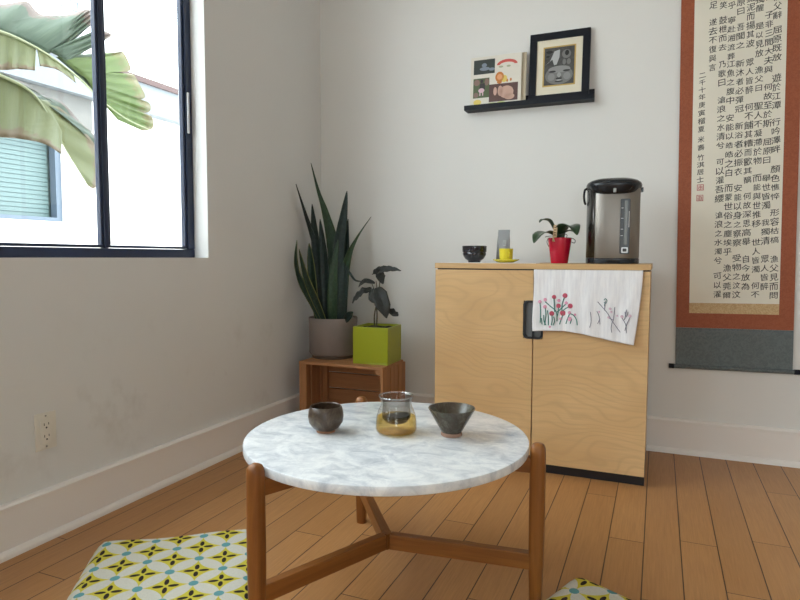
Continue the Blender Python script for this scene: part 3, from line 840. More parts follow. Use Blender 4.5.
b = BM(); wavy(b, PX0, PX1, PZ0, PZ1, YS+.0005, .0010); obj('paper', b, plain('ivory_paper', (.80, .765, .66), .8, var=.03, scale=5), t, label='ivory paper sheet')
b = BM(); wavy(b, PX0, PX1, .5585, .5975, YS+.0005, .0010); obj('gold_band', b, silk('gold_brocade', (.50, .33, .16), (.62, .46, .26), 120), t, label='gold brocade band')
b = BM(); tube(b, [(SX0-.004, YS-.002, .349), (SX1+.004, YS-.002, .349)], .0085, 16); obj('roller', b, silk('slate_silk_roller', (.10, .12, .125), (.14, .16, .165), 70), t, smooth=True)
for xa, xb in ((SX0-.0235, SX0-.004), (SX1+.004, SX1+.0235)):
    b = BM(); tube(b, [(xa, YS-.002, .349), (xb, YS-.002, .349)], .0095, 20); obj('roller_knob', b, BLACK, t, smooth=True, bevel=.001, label='black roller end knob')
b = BM(); tube(b, [(SX0-.01, YS-.001, 2.185), (SX1+.01, YS-.001, 2.185)], .007, 12); obj('hanging_rod', b, BLACK, t, smooth=True)
b = BM(); tube(b, [(SX0+.09, YS-.001, 2.19), ((SX0+SX1)/2, YS+.004, 2.27), (SX1-.09, YS-.001, 2.19)], .0012, 6); obj('hanging_cord', b, plain('tan_cord', (.4, .3, .18), .8), t)

# calligraphy, column by column: (x at top of frame, x at y=300, [(first y, characters)], step)
columns = [
    (777.5, 773.5, [(-3, '漁父辭'), (30, '屈原既放'), (78, '遊於江潭'), (122, '行吟澤畔'), (169, '顏色憔悴'), (212.5, '形容枯槁'), (259, '漁父見而問')]),
    (769.5, 764, [(-12, '之曰'), (15, '子非三閭大夫與'), (87, '何故至於斯'), (142, '屈原曰'), (178, '舉世皆濁'), (222.5, '我獨清'), (259, '眾人皆醉')]),
    (760, 755, [(-20, '我獨'), (-1, '獨醒'), (26, '是以見放'), (70, '漁父曰'), (106, '聖人不凝滯於物'), (178, '而能與世推移'), (242, '世人皆濁'), (285.5, '何不')]),
    (751, 745, [(-2, '掘泥而揚其波'), (62.5, '眾人皆醉'), (107, '何不餔其糟而歠其醨'), (196, '何故深思高舉'), (259, '自今放為')]),
    (741, 736, [(-7, '屈原曰'), (27, '吾聞之'), (63.5, '新沐者必彈冠'), (126, '新浴者必振衣'), (188, '安能以身之察察'), (258, '受物之汶汶')]),
    (732, 726.5, [(-4, '者乎'), (20, '寧赴湘流葬'), (64, '江魚之腹中'), (118, '安能以皓皓之白'), (188, '而蒙世俗之塵埃乎'), (268, '漁父莞爾')]),
    (723.5, 717, [(-4, '而笑'), (20, '鼓枻而去'), (64.5, '乃歌曰'), (100, '滄浪之水清兮'), (162, '可以濯吾纓'), (215, '滄浪之水濁兮'), (276, '可以濯')]),
    (713.5, 708, [(-4, '吾足'), (22, '遂去不復與言')]),
    (704, 697.5, [(75.5, '二千十年'), (105, '庚寅榴夏'), (139.5, '米壽'), (157.5, '竹淇居士')]),
]
def unt(P):
    dx, dz = P.x-.267, P.z-.349; ca_, sa_ = math.cos(-TILT), math.sin(-TILT)
    return Vector((.267+dx*ca_+dz*sa_, P.y, .349-dx*sa_+dz*ca_))
def y_of(x, z): return YS+.0005 - .0016*math.sin(z*5+1)-.0010*math.sin(x*20) - .0010
def add_char(bm, ch, x, z, size, rng):
    cu = bpy.data.curves.new('glyph', 'FONT'); cu.body = ch; cu.size = size; cu.resolution_u = 3
    cu.align_x = 'CENTER'; cu.align_y = 'CENTER'
    o = bpy.data.objects.new('glyph', cu)
    COL.objects.link(o)
    dg = bpy.context.evaluated_depsgraph_get(); me = bpy.data.meshes.new_from_object(o.evaluated_get(dg))
    vs = []
    if len(me.vertices):
        xs = [v.co.x for v in me.vertices]; ys = [v.co.y for v in me.vertices]
        mx, my = (min(xs)+max(xs))/2, (min(ys)+max(ys))/2
        ang = rng.uniform(-.05, .10); sx = rng.uniform(.88, 1.05); sy = rng.uniform(.86, 1.0)
        for v in me.vertices:
            a, c_ = (v.co.x-mx)*sx, (v.co.y-my)*sy + (v.co.x-mx)*.10
            X = x + a*math.cos(ang)-c_*math.sin(ang); Z = z + a*math.sin(ang)+c_*math.cos(ang)
            vs.append(bm.verts.new((X, y_of(X, Z)-.0003, Z)))
        for p in me.polygons:
            try: bm.faces.new([vs[i] for i in p.vertices])
            except ValueError: pass
        # a second, slightly shifted pass thickens the brush strokes
        v2 = [bm.verts.new((v.co.x+.0005, v.co.y+.0001, v.co.z-.0003)) for v in vs]
        for p in me.polygons:
            try: bm.faces.new([v2[i] for i in p.vertices])
            except ValueError: pass
    bpy.data.objects.remove(o); bpy.data.curves.remove(cu); bpy.data.meshes.remove(me)
b = BM(); rng = random.Random(3)
small = set('二千十年庚寅榴夏米壽竹淇居士')
for ci, (xt, xb, runs) in enumerate(columns):
    for k, (y0, s) in enumerate(runs):
        last = ci == 8; step = (8.1 if last else 9.1)
        if last and k == 0: step = 7.2
        if last and k == 3: step = 7.3
        for i, ch in enumerate(s):
            y = y0+i*step
            P = unt(on(xt+(xb-xt)*y/300, y, 1, YS))
            if P.z > PZ1-.03: continue
            add_char(b, ch, P.x, P.z, .0255 if last else (.0302 + rng.uniform(-.002, .002)), rng)
print('calligraphy polygons', len(b.faces))
obj('calligraphy', b, plain('black_ink', (.028, .026, .026), .7), t, recalc=False, label='columns of black brush calligraphy')
SEAL = plain('vermilion_seal_paste', (.50, .12, .13), .7)
for (sx_, sy_) in ((700.3, 187.5), (699.8, 198.0)):
    b = BM(); P = unt(on(sx_, sy_, 1, YS)); h = .0115
    y = y_of(P.x, P.z)
    for x0, x1, z0, z1 in ((-h, h, -h, -h+.0022), (-h, h, h-.0022, h), (-h, -h+.0022, -h+.0022, h-.0022), (h-.0022, h, -h+.0022, h-.0022),
                           (-.007, .006, .004, .006), (-.007, .007, -.001, .001), (-.001, .001, -.006, .008), (-.007, -.005, -.006, 0), (.005, .007, -.007, .004), (-.006, .004, -.008, -.006)):
        box(b, P.x+x0, P.x+x1, y-.0006, y-.0002, P.z+z0, P.z+z1)
    obj('red_seal', b, SEAL, t, label='red artist seal stamp')

t.rotation_euler = (0, TILT, 0)

# ------------------------------------------------------------------ wooden crate
KX0, KX1, KY0, KY1, KZ = -1.433, -1.032, 2.259, 2.480, .316
t = thing('wooden_crate', 'slatted brown wooden crate standing on its side in the corner', 'crate', ((KX0+KX1)/2, (KY0+KY1)/2, 0))
bd = .012
b = BM(); box(b, KX0, KX1, KY0, KY0+.118, KZ-bd, KZ); obj('top_board', b, CRATE, t, bevel=.0015)
b = BM(); box(b, KX0, KX1, KY0+.124, KY1, KZ-bd, KZ); obj('top_board', b, CRATE, t, bevel=.0015)
b = BM(); box(b, KX0, KX1, KY0, KY0+.118, 0, bd); obj('bottom_board', b, CRATE, t, bevel=.0015)
b = BM(); box(b, KX0, KX1, KY0+.124, KY1, 0, bd); obj('bottom_board', b, CRATE, t, bevel=.0015)
for side in (0, 1):
    xa = KX0 if side == 0 else KX1-bd
    for k in range(3):
        y0 = KY0 + .002 + k*.084
        b = BM(); box(b, xa, xa+bd, y0, y0+.076, bd, KZ-bd); obj('side_slat', b, CRATE_V, t, bevel=.0015)
# back boards and corner battens
for k in range(4):
    z0 = bd+.003+k*.0745
    b = BM(); box(b, KX0+bd+.0, KX1-bd, KY1-bd, KY1-.001, z0, z0+.070); obj('back_board', b, CRATE, t, bevel=.0015)
for xa in (KX0+bd, KX1-bd-.022):
    for y0 in (KY0+.004, KY1-bd-.026):
        if xa > -1.2 and y0 < 2.3:
            b = BM(); box(b, xa, xa+.022, y0, y0+.024, KZ-bd-.022, KZ-bd); obj('corner_block', b, CRATE, t, bevel=.001); continue
        b = BM(); box(b, xa, xa+.022, y0, y0+.022, bd, KZ-bd); obj('corner_batten', b, CRATE_V, t, bevel=.0015)

# ------------------------------------------------------------------ grey pot with snake plant
gc = (-1.357, 2.430)
t = thing('snake_plant', 'tall snake plant in a round taupe ceramic pot on the crate', 'potted plant', (gc[0], gc[1], KZ))
TAU = plain('taupe_matte_glaze', (.235, .195, .178), .6, var=.06, scale=16)
b = BM(); lathe(b, [(.0, .012), (.093, .012), (.101, .014), (.1085, .024), (.1095, .150), (.1105, .179), (.1090, .1815), (.103, .1805), (.1015, .168), (0, .166)], 64, gc, M=Matrix.Translation((0, 0, KZ)))
obj('pot', b, TAU, t, smooth=True, label='round taupe ceramic pot')
b = BM(); lathe(b, [(0, 0), (.094, 0), (.096, .003), (.096, .011), (.09, .012), (0, .012)], 48, gc, M=Matrix.Translation((0, 0, KZ)))
obj('pot_base', b, plain('brown_clay', (.13, .09, .065), .7), t, smooth=True)
b = BM(); lathe(b, [(0, .1665), (.1008, .1665), (.07, .173), (0, .175)], 32, gc, M=Matrix.Translation((0, 0, KZ)))
obj('soil', b, plain('dark_soil', (.025, .018, .013), .95, var=.5, scale=80), t)
SNK = blade_mat('snake_leaf_dark', (.007, .019, .017), (.016, .034, .028), (.014, .030, .020))
SNG = blade_mat('snake_leaf_green', (.018, .046, .020), (.032, .070, .032), (.035, .065, .022))
SNY = blade_mat('snake_leaf_margin', (.010, .030, .018), (.022, .050, .030), (.16, .17, .05))
def snk(x, y, Y):
    p = on(x, y, 1, Y)
    return p if p.x > XL+.035 else on(x, y, 0, XL+.035)
def blade(pts, wmax, mat, twist=0, fold=.35, shape=None, ydir=(0, -1, 0)):
    """upright succulent blade: path of (px,py,Y), width profile, V section facing the room"""
    b = BM(); uv = b.loops.layers.uv.verify()
    P = smooth_path([snk(x, y, Y) for x, y, Y in pts], 7); m = len(P); n = 6; G = []
    prof = shape or [.55, .75, .95, 1.0, .95, .78, .45, .04]
    for i, p in enumerate(P):
        tt = i/(m-1); tn = (P[min(i+1, m-1)]-P[max(i-1, 0)]).normalized()
        f = Vector((math.sin(twist*(0.4+tt)), -math.cos(twist*(0.4+tt)), 0)); s = tn.cross(f).normalized(); q = s.cross(tn).normalized()
        if q.y > 0: q = -q
        k = tt*(len(prof)-1); a = int(min(k, len(prof)-2)); w = 1.14*wmax*(prof[a]+(prof[a+1]-prof[a])*(k-a))/2
        G.append([b.verts.new(p + s*w*(2*j/n-1) + q*(abs(2*j/n-1)**1.5)*w*fold) for j in range(n+1)])
    for i in range(m-1):
        for j in range(n):
            fc = b.faces.new((G[i][j], G[i][j+1], G[i+1][j+1], G[i+1][j]))
            for lp, (a, c_) in zip(fc.loops, ((j, i), (j+1, i), (j+1, i+1), (j, i+1))): lp[uv].uv = (a/n, c_/(m-1))
    return obj('leaf_blade', b, mat, t, smooth=True, solid=.003, recalc=False)
Y0 = 2.43
blade([(331, 322, 2.44), (335, 285, 2.45), (334, 250, 2.46), (326, 215, 2.47), (318, 190, 2.47), (311, 163, 2.46)], .052, SNG, .5, shape=[.6, .8, 1, .95, .6, .32, .16, .02])
blade([(326, 322, 2.47), (324, 285, 2.48), (317, 245, 2.49), (307, 215, 2.48), (296, 184, 2.46)], .046, SNK, -.5)
blade([(322, 322, 2.45), (320, 285, 2.46), (316, 245, 2.47), (312, 204, 2.47)], .042, SNK, .3)
blade([(327, 322, 2.40), (326, 290, 2.40), (324, 255, 2.41), (320, 219, 2.42)], .044, SNK, 0)
blade([(337, 322, 2.42), (338, 285, 2.43), (339, 250, 2.45), (343, 220, 2.46), (347, 191, 2.46)], .046, SNK, .4)
blade([(342, 322, 2.45), (345, 290, 2.46), (347, 255, 2.47), (348, 219, 2.48)], .044, SNK, -.3)
blade([(340, 322, 2.40), (344, 280, 2.39), (349, 255, 2.38), (358, 236, 2.37), (371, 217, 2.35)], .034, SNG, .5, shape=[.8, 1, 1, .8, .5, .25, .1, .02])
blade([(322, 322, 2.40), (312, 300, 2.39), (302, 280, 2.385), (297, 262, 2.38), (297, 240, 2.37)], .040, SNY, -.4)
blade([(325, 322, 2.37), (316, 300, 2.355), (307, 278, 2.35), (299, 249, 2.34)], .036, SNY, -.2)
blade([(333, 322, 2.38), (333, 300, 2.37), (334, 270, 2.37), (338, 240, 2.38)], .040, SNG, .2, shape=[.7, .9, 1, 1, .9, .7, .4, .05])
blade([(318, 322, 2.42), (314, 290, 2.41), (311, 262, 2.41), (309, 243, 2.41)], .036, SNY, .1)
blade([(342, 321, 2.38), (343, 300, 2.37), (344, 275, 2.37), (344, 262, 2.375)], .046, SNK, 0, shape=[.8, .95, 1, 1, .9, .7, .4, .05])
blade([(345, 321, 2.385), (349, 316, 2.36), (353, 312, 2.345)], .030, SNK, 0)
blade([(344, 300, 2.38), (345, 268, 2.385), (349, 272, 2.37), (355, 280, 2.36), (362, 281.5, 2.35)], .012, SNK, 0, shape=[.4, .6, .8, .8, .8, .6, .4, .1])

# ------------------------------------------------------------------ lime cube pot with dark-leaved plant
s, a = .160, R(2.7); px0, py0 = -1.191, 2.303
ca, sa = math.cos(a), math.sin(a)
M = Matrix.Translation((px0, py0, KZ)) @ Matrix.Rotation(a, 4, 'Z')
t = thing('potted_houseplant', 'small dark-leaved houseplant in a square lime green pot on the crate', 'potted plant', tuple(M @ Vector((s/2, s/2, 0))))
b = BM(); hgt = .158; th = .007
box(b, 0, s, 0, s, 0, .008, M); box(b, 0, s, 0, th, .008, hgt, M); box(b, 0, s, s-th, s, .008, hgt, M); box(b, 0, th, th, s-th, .008, hgt, M); box(b, s-th, s, th, s-th, .008, hgt, M)
bmesh.ops.remove_doubles(b, verts=b.verts, dist=.0001)
obj('pot', b, plain('lime_green_paint', (.31, .345, .008), .4), t, bevel=.0015, label='square lime green pot')
b = BM(); box(b, th, s-th, th, s-th, hgt-.03, hgt-.012, M); bmesh.ops.subdivide_edges(b, edges=b.edges, cuts=8, use_grid_fill=True)
for v in b.verts:
    if v.co.z > KZ+hgt-.02: v.co.z += random.uniform(-.004, .006)
obj('soil', b, plain('potting_soil', (.03, .022, .016), .95, var=.5, scale=70), t)
PC = M @ Vector((s*.5, s*.5, 0)); YP = PC.y
STEM = plain('brown_green_stem', (.075, .06, .035), .6)
DLEAF = NT('dusky_leaf', .5, (.03, .035, .03), spec=.35)
uvn = DLEAF.coord('UV'); w_ = DLEAF.noise(DLEAF.mapping(uvn, (2, 2, 1)), 6, 4, .6)
DLEAF.col(DLEAF.ramp(w_, [(.35, (.018, .020, .019)), (.7, (.038, .040, .034))])); DLEAF = DLEAF.m
def ipts(l): return [on(x, y, 1, Y) for x, y, Y in l]
for pts in ([(374.5, 327, YP), (374.5, 315, YP-.005), (376.5, 303, YP-.008), (377, 290, YP-.01), (376, 281, YP-.015)], [(376.5, 327, YP+.004), (377, 312, YP), (374.5, 300, YP-.004), (374, 290, YP-.01), (372, 284, YP-.02)],
            [(375, 305, YP), (379, 296, YP-.02), (379.5, 286, YP-.02), (380, 279, YP-.02)], [(377, 308, YP), (382, 305, YP-.02), (388, 305, YP-.03)]):
    b = BM(); P = smooth_path(ipts(pts), 5); tube(b, P, [.0035-.0022*i/len(P) for i in range(len(P))], 7); obj('stem', b, STEM, t, smooth=True)
def pleaf(pts, wd, upd, wave=.0):
    b = BM(); P = ipts(pts)
    strap(b, P, wd, .35, 6, 6, Vector(upd))
    if wave:
        for v in b.verts: v.co += Vector((0, wave*math.sin(v.co.x*170), wave*math.sin(v.co.x*210+v.co.z*130)))
    obj('leaf', b, DLEAF, t, smooth=True, solid=.0012, recalc=False)
pleaf([(373, 273, YP-.02), (380, 271, YP-.03), (390, 269.5, YP-.04), (401, 270.5, YP-.05)], [.010, .021, .019, .012, .001], (.0, -.75, .65), .0015)
pleaf([(379, 269, YP-.03), (380, 277, YP-.04), (383, 284, YP-.05)], [.014, .022, .002], (.7, -.7, .2), .001)
pleaf([(375, 283.5, YP-.02), (368, 281.5, YP-.035), (363, 282.5, YP-.045), (358.5, 287, YP-.05)], [.004, .014, .013, .001], (0, -.7, .7), .001)
pleaf([(372, 290, YP-.03), (364, 291, YP-.05), (358, 296, YP-.06), (352, 303, YP-.06)], [.008, .016, .013, .003], (.2, -.7, .6), .003)
pleaf([(377, 288, YP-.03), (380, 296, YP-.055), (384, 307, YP-.065), (387, 318, YP-.06)], [.010, .036, .030, .001], (.3, -1, .1), .0015)
pleaf([(372, 289, YP-.03), (374, 297, YP-.05), (378, 303, YP-.055)], [.010, .024, .008], (0, -1, .2), .001)
pleaf([(387, 308, YP-.03), (392, 312, YP-.045), (396, 315, YP-.05), (397, 311, YP-.045)], [.006, .014, .011, .003], (.4, -.8, .6), .003)

# ------------------------------------------------------------------ coffee table
TC = (-.571, 1.274); TR = .3245; TZ = .359; LR = .344
t = thing('coffee_table', 'round white marble coffee table on a three-legged honey oak frame', 'table', (TC[0], TC[1], 0))
b = BM(); th = .0205
lathe(b, [(0, TZ-th), (TR-.004, TZ-th), (TR-.001, TZ-th+.0015), (TR, TZ-th+.004), (TR, TZ-.0035), (TR-.0012, TZ-.001), (TR-.004, TZ), (0, TZ)], 128, TC)
obj('marble_top', b, MARBLE, t, smooth=True, label='white and grey veined marble disc')
angs = [R(126.4), R(246.4), R(6.4)]
LRAD = .0165
for k, a in enumerate(angs):
    lx, ly = TC[0]+LR*math.cos(a), TC[1]+LR*math.sin(a)
    b = BM()
    lathe(b, [(0, 0), (.0130, 0), (.0138, .003), (.0165, .10), (.0175, .20), (.0172, .33), (.0168, .350), (.0160, .359), (.0125, .3665), (.007, .3695), (0, .370)], 36, (lx, ly), sq=(.97, .97, 2.8),)
    lg = obj('leg', b, TEAK, t, smooth=True)
    # upper rail from the leg in under the marble and lower stretcher to the hub
    Mx = Matrix.Translation((TC[0], TC[1], 0)) @ Matrix.Rotation(a, 4, 'Z')
    OM = wood_at('honey_oak_member', OAK1, OAK2, a)
    b = BM(); box(b, .014, LR-.012, -.011, .011, TZ-th-.034, TZ-th-.0005, Mx); obj('upper_rail', b, OM, t, bevel=.002)
    b = BM(); box(b, .010, LR-.012, -.011, .011, .088, .124, Mx); obj('stretcher', b, OM, t, bevel=.002)
b = BM(); lathe(b, [(0, .0875), (.013, .0875), (.013, .1245), (0, .1245)], 6, TC); obj('hub', b, TEAK, t)
b = BM(); lathe(b, [(0, TZ-th-.034), (.016, TZ-th-.034), (.016, TZ-th-.0005), (0, TZ-th-.0005)], 6, TC); obj('upper_hub', b, TEAK, t)

# ------------------------------------------------------------------ on the table
ZM = TZ + .0003
c = (-.712, 1.237)
b = BM(); lathe(b, [(0, .003), (.016, .003), (.017, 0), (.0205, 0), (.0215, .005), (.031, .011), (.0395, .024), (.0418, .038), (.0405, .050), (.0372, .0605), (.0358, .0618), (.0342, .0600), (.0365, .048), (.0372, .036), (.033, .018), (.02, .009), (0, .008)], 56, c, M=Matrix.Translation((0, 0, ZM)))
for v in b.verts:
    a_ = math.atan2(v.co.y-c[1], v.co.x-c[0]); k = 1+.012*math.sin(3*a_+1)+.008*math.sin(5*a_)
    v.co.x = c[0]+(v.co.x-c[0])*k; v.co.y = c[1]+(v.co.y-c[1])*k
bowl_g = glaze('brown_speckled_glaze', (.070, .058, .038), (.060, .034, .022), (.125, .098, .065), .3, 34)
t = thing('tea_cup', 'rounded brown speckled stoneware tea cup at the left of the marble table', 'cup', (c[0], c[1], ZM))
obj('cup_body', b, bowl_g, t, smooth=True)
b = BM(); lathe(b, [(.0206, .0001), (.0214, .0002), (.0222, .0045), (.0216, .0056)], 40, c, M=Matrix.Translation((0, 0, ZM))); obj('foot_ring', b, plain('bare_clay', (.32, .16, .09), .8), t, smooth=True, solid=.0008)

c = (-.430, 1.325)
t = thing('conical_tea_bowl', 'wide conical green-brown stoneware tea bowl at the right of the marble table', 'bowl', (c[0], c[1], ZM))
b = BM(); lathe(b, [(0, .006), (.020, .006), (.0215, .0075), (.0245, .011), (.051, .058), (.0540, .0635), (.0538, .0648), (.0515, .0642), (.048, .058), (.022, .0155), (.012, .011), (0, .0105)], 64, c, M=Matrix.Translation((0, 0, ZM)))
obj('bowl_body', b, glaze('olive_brown_glaze', (.085, .084, .055), (.065, .045, .030), (.14, .125, .088), .25, 30), t, smooth=True)
b = BM(); lathe(b, [(0, 0), (.0225, 0), (.0245, .002), (.0240, .0085), (.0215, .009), (0, .0062)], 40, c, M=Matrix.Translation((0, 0, ZM))); obj('foot_ring', b, plain('reddish_bare_clay', (.34, .20, .14), .75), t, smooth=True, label='bare reddish clay foot')

c = (-.557, 1.297)
t = thing('glass_pitcher', 'small clear glass pitcher with infuser holding pale amber tea', 'pitcher', (c[0], c[1], ZM))
GL = vessel_glass('clear_glass', (.98, .98, .975), (.72, .73, .72)); GL2 = vessel_glass('smoky_infuser_glass', (.80, .77, .74), (.45, .43, .41))
prof = [(0, .001), (.040, .001), (.0455, .003), (.0485, .010), (.0480, .026), (.0455, .042), (.0405, .055), (.0365, .063), (.0358, .070), (.0375, .080), (.0392, .0850), (.0395, .0868)]
b = BM(); lathe(b, prof, 64, c, M=Matrix.Translation((0, 0, ZM))); body = obj('glass_body', b, GL, t, smooth=True)
b = BM(); lathe(b, [(.0386, .0845), (.0402, .0845), (.0412, .0862), (.0404, .0882), (.0388, .0882), (.0380, .0862)], 64, c, M=Matrix.Translation((0, 0, ZM)), close=True)
obj('rim', b, vessel_glass('thick_rim_glass', (.92, .92, .91), (.70, .70, .70), .30), t, smooth=True)
b = BM(); lathe(b, [(0, .022), (.012, .021), (.026, .026), (.034, .038), (.0335, .052), (.0318, .062), (.0325, .072), (.0345, .081), (.0362, .0840)], 56, c, M=Matrix.Translation((0, 0, ZM))); obj('infuser', b, GL2, t, smooth=True, label='smoky glass infuser')
m = NT('amber_tea'); m.nt.nodes.remove(m.b)
tr = m.n('ShaderNodeBsdfTransparent'); tr.inputs[0].default_value = (.98, .82, .46, 1)
gl = m.n('ShaderNodeBsdfGlossy'); gl.inputs['Roughness'].default_value = .03
df = m.n('ShaderNodeBsdfDiffuse'); df.inputs[0].default_value = (.80, .45, .08, 1)
x1 = m.n('ShaderNodeMixShader'); x1.inputs[0].default_value = .06; m.l(tr.outputs[0], x1.inputs[1]); m.l(df.outputs[0], x1.inputs[2])
x2 = m.n('ShaderNodeMixShader'); x2.inputs[0].default_value = .04; m.l(x1.outputs[0], x2.inputs[1]); m.l(gl.outputs[0], x2.inputs[2]); m.l(x2.outputs[0], m.out.inputs[0])
b = BM(); lathe(b, [(0, .0025), (.040, .0025), (.0445, .005), (.0470, .011), (.0462, .028), (.0445, .0385), (0, .0385)], 56, c, M=Matrix.Translation((0, 0, ZM))); obj('tea', b, m.m, t, smooth=True, label='pale amber tea')
b = BM(); lathe(b, [(0, .0225), (.013, .0225), (.025, .0275), (.0328, .0365), (.0325, .0405), (0, .0415)], 40, c, M=Matrix.Translation((0, 0, ZM)))
for v in b.verts:
    v.co += Vector((random.uniform(-1, 1), random.uniform(-1, 1), random.uniform(-1, 1)))*.0007
    if v.co.z > ZM+.036: v.co.z += (v.co.x-c[0])*.10
obj('tea_leaves', b, plain('dark_wet_leaves', (.010, .009, .005), .6, var=.4, scale=180), t, label='dark steeped tea leaves')
# little pouring lip at the left of the rim
b = BM(); G = []
for i in range(9):
    k = (i-4)/4; a_ = R(185)+k*.33
    for r_, z_ in ((.0365, .074), (.0392+.003*(1-k*k), .0825), (.0400+.005*(1-k*k), .0870)): G.append(b.verts.new((c[0]+r_*math.cos(a_), c[1]+r_*math.sin(a_), ZM+z_)))
for i in range(8):
    for j in range(2): b.faces.new((G[i*3+j], G[i*3+j+1], G[(i+1)*3+j+1], G[(i+1)*3+j]))
obj('pouring_lip', b, GL, t, smooth=True)

# ------------------------------------------------------------------ floor cushions
CUSH = cushion_mat()
def cushion(corner, ang, w, d, label, h=.04, ox=0, oy=0, rc=.03):
    # ox, oy slide the printed pattern on the cloth
    nx = ny = 34; b = BM(); top = []; bot = []
    def sm(u): return min(1, max(0, u))
    for j in range(ny+1):
        rt, rb = [], []
        for i in range(nx+1):
            u, v = i/nx*w, -j/ny*d
            # round the corners of the plan
            x, y = u, v
            du, dv = min(u, w-u), min(-v, d+v)
            if du < rc and dv < rc:
                cxx = rc if u < w/2 else w-rc; cyy = -rc if -v < d/2 else -d+rc
                ex, ey = x-cxx, y-cyy; mlen = max(abs(ex), abs(ey)); l_ = math.hypot(ex, ey)
                if l_ > 1e-9: x, y = cxx+ex*mlen/l_, cyy+ey*mlen/l_
            e = min(du, dv); k = math.sin(min(1, e/.035)*PI/2)
            z = .012 + (h-.012)*k + .003*math.sin(u*21+1)*math.cos(v*17)*k
            rt.append(b.verts.new((x, y, z))); rb.append(b.verts.new((x, y, .001+.011*(1-k))))
        top.append(rt); bot.append(rb)
    for j in range(ny):
        for i in range(nx):
            b.faces.new((top[j][i], top[j+1][i], top[j+1][i+1], top[j][i+1])); b.faces.new((bot[j][i], bot[j][i+1], bot[j+1][i+1], bot[j+1][i]))
    bmesh.ops.remove_doubles(b, verts=b.verts, dist=.00005)
    for v_ in b.verts: v_.co.x += ox; v_.co.y += oy
    o = obj('floor_cushion', b, CUSH, smooth=True)
    sh = Matrix.Rotation(ang, 3, 'Z') @ Vector((ox, oy, 0))
    o.location = (corner[0]-sh.x, corner[1]-sh.y, 0); o.rotation_euler = (0, 0, ang)
    tag(o, label, 'cushion', 'star-print floor cushions'); return o
cushion((-1.324, 1.112), R(35.2), .418, .47, 'yellow and white star-print floor cushion left of the marble table')
cushion((-.163, 1.442), R(-22), .42, .42, 'yellow and white star-print floor cushion right of the table, only its tip in view', rc=.04, ox=-.014, oy=.042)

# ------------------------------------------------------------------ outside
b = BM(); box(b, -9, XL-WT-.001, -6, 14, -.5, -.3); struct('ground', b, plain('pale_concrete', (.62, .60, .57), .9))
XN = -4.0
t = thing('neighbour_building', 'bright white stucco building seen through the window behind the banana leaves', 'building', (XN, 2.5, -.3))
STUC = plain('white_stucco', (.82, .81, .78), .9, var=.02)
# wall with a real window opening
wy0, wy1, wz0, wz1 = 2.05, 3.18, 1.015, 1.70
b = BM()
box(b, XN-.3, XN, -3, wy0, -.3, 1.94); box(b, XN-.3, XN, wy1, 9, -.3, 1.94); box(b, XN-.3, XN, wy0, wy1, -.3, wz0); box(b, XN-.3, XN, wy0, wy1, wz1, 1.94)
obj('wall', b, STUC, t)
b = BM(); box(b, XN-.35, XN+.10, -3, 9.05, 1.94, 2.17); obj('parapet', b, plain('grey_blue_flashing', (.14, .155, .17), .7), t, label='pale blue-grey parapet')
b = BM(); box(b, XN-.37, XN+.12, -3, 9.07, 2.17, 2.215); obj('coping', b, plain('red_brown_coping', (.060, .032, .030), .7), t, label='thin red-brown coping')
b = BM(); box(b, XN-.15, XN-.11, wy0, wy1, wz0, wz1)
bl = plain('blind_backing', (.07, .11, .11), .6)
wf = obj('window', b, bl, t)
b = BM()
for k in range(22):
    z = wz0+.03+k*.032
    if z > wz1-.02: break
    vs = box(b, wy0*0+0, .003, 0, 1, 0, 1)
    for v in vs:
        p = v.co.copy()
        v.co = Vector((XN-.092-.005*p.z+p.x, wy0+.02+(wy1-wy0-.075)*p.y, z+.0305*p.z))
obj('blind_slats', b, plain('aqua_blind_slat', (.075, .12, .12), .5), wf, label='aqua venetian blind slats')
b = BM()
for ya, yb, za, zb in ((wy0, wy1, wz0, wz0+.03), (wy0, wy1, wz1-.03, wz1), (wy0, wy0+.04, wz0+.03, wz1-.03), (wy1-.045, wy1, wz0+.03, wz1-.03)): box(b, XN-.08, XN-.02, ya, yb, za, zb)
obj('window_frame', b, plain('blue_grey_sash', (.07, .095, .13), .5), wf)

b = BM(); box(b, XN+.001, XN+.03, 1.6, 3.42, 1.705, 1.938); obj('grey_band', b, plain('wall_band_grey', (.125, .122, .115), .9, var=.08), t, label='grey band under the parapet')  # separate thin slab, darker grey than the stucco wall
# lattice mast far behind
t = thing('rooftop_railing', 'faint pale grey rooftop railing high beyond the white building', 'railing', (-6.5, 4.7, 2.3))
b = BM()
p0, p1 = on(56, 0, 0, -6.5), on(76, 20, 0, -6.5)
for k in range(9):
    y = p0.y+(p1.y-p0.y)*k/8; box(b, -6.51, -6.49, y-.010, y+.010, p1.z+.10, p0.z+.45)
obj('baluster_row', b, plain('grey_railing', (.30, .32, .35), .7), t)
for z in (p1.z+.10, p1.z+.2, p1.z+.36):
    b = BM(); box(b, -6.525, -6.475, p0.y-.02, p1.y+.02, z, z+.02); obj('rail', b, plain('grey_rail', (.30, .32, .35), .7), t)
b = BM(); box(b, -6.53, -6.47, p0.y-.05, p0.y-.01, -.3, p0.z+.45); box(b, -6.53, -6.47, p1.y+.02, p1.y+.06, -.3, p0.z+.45); obj('support_post', b, plain('grey_post', (.30, .32, .35), .7), t)

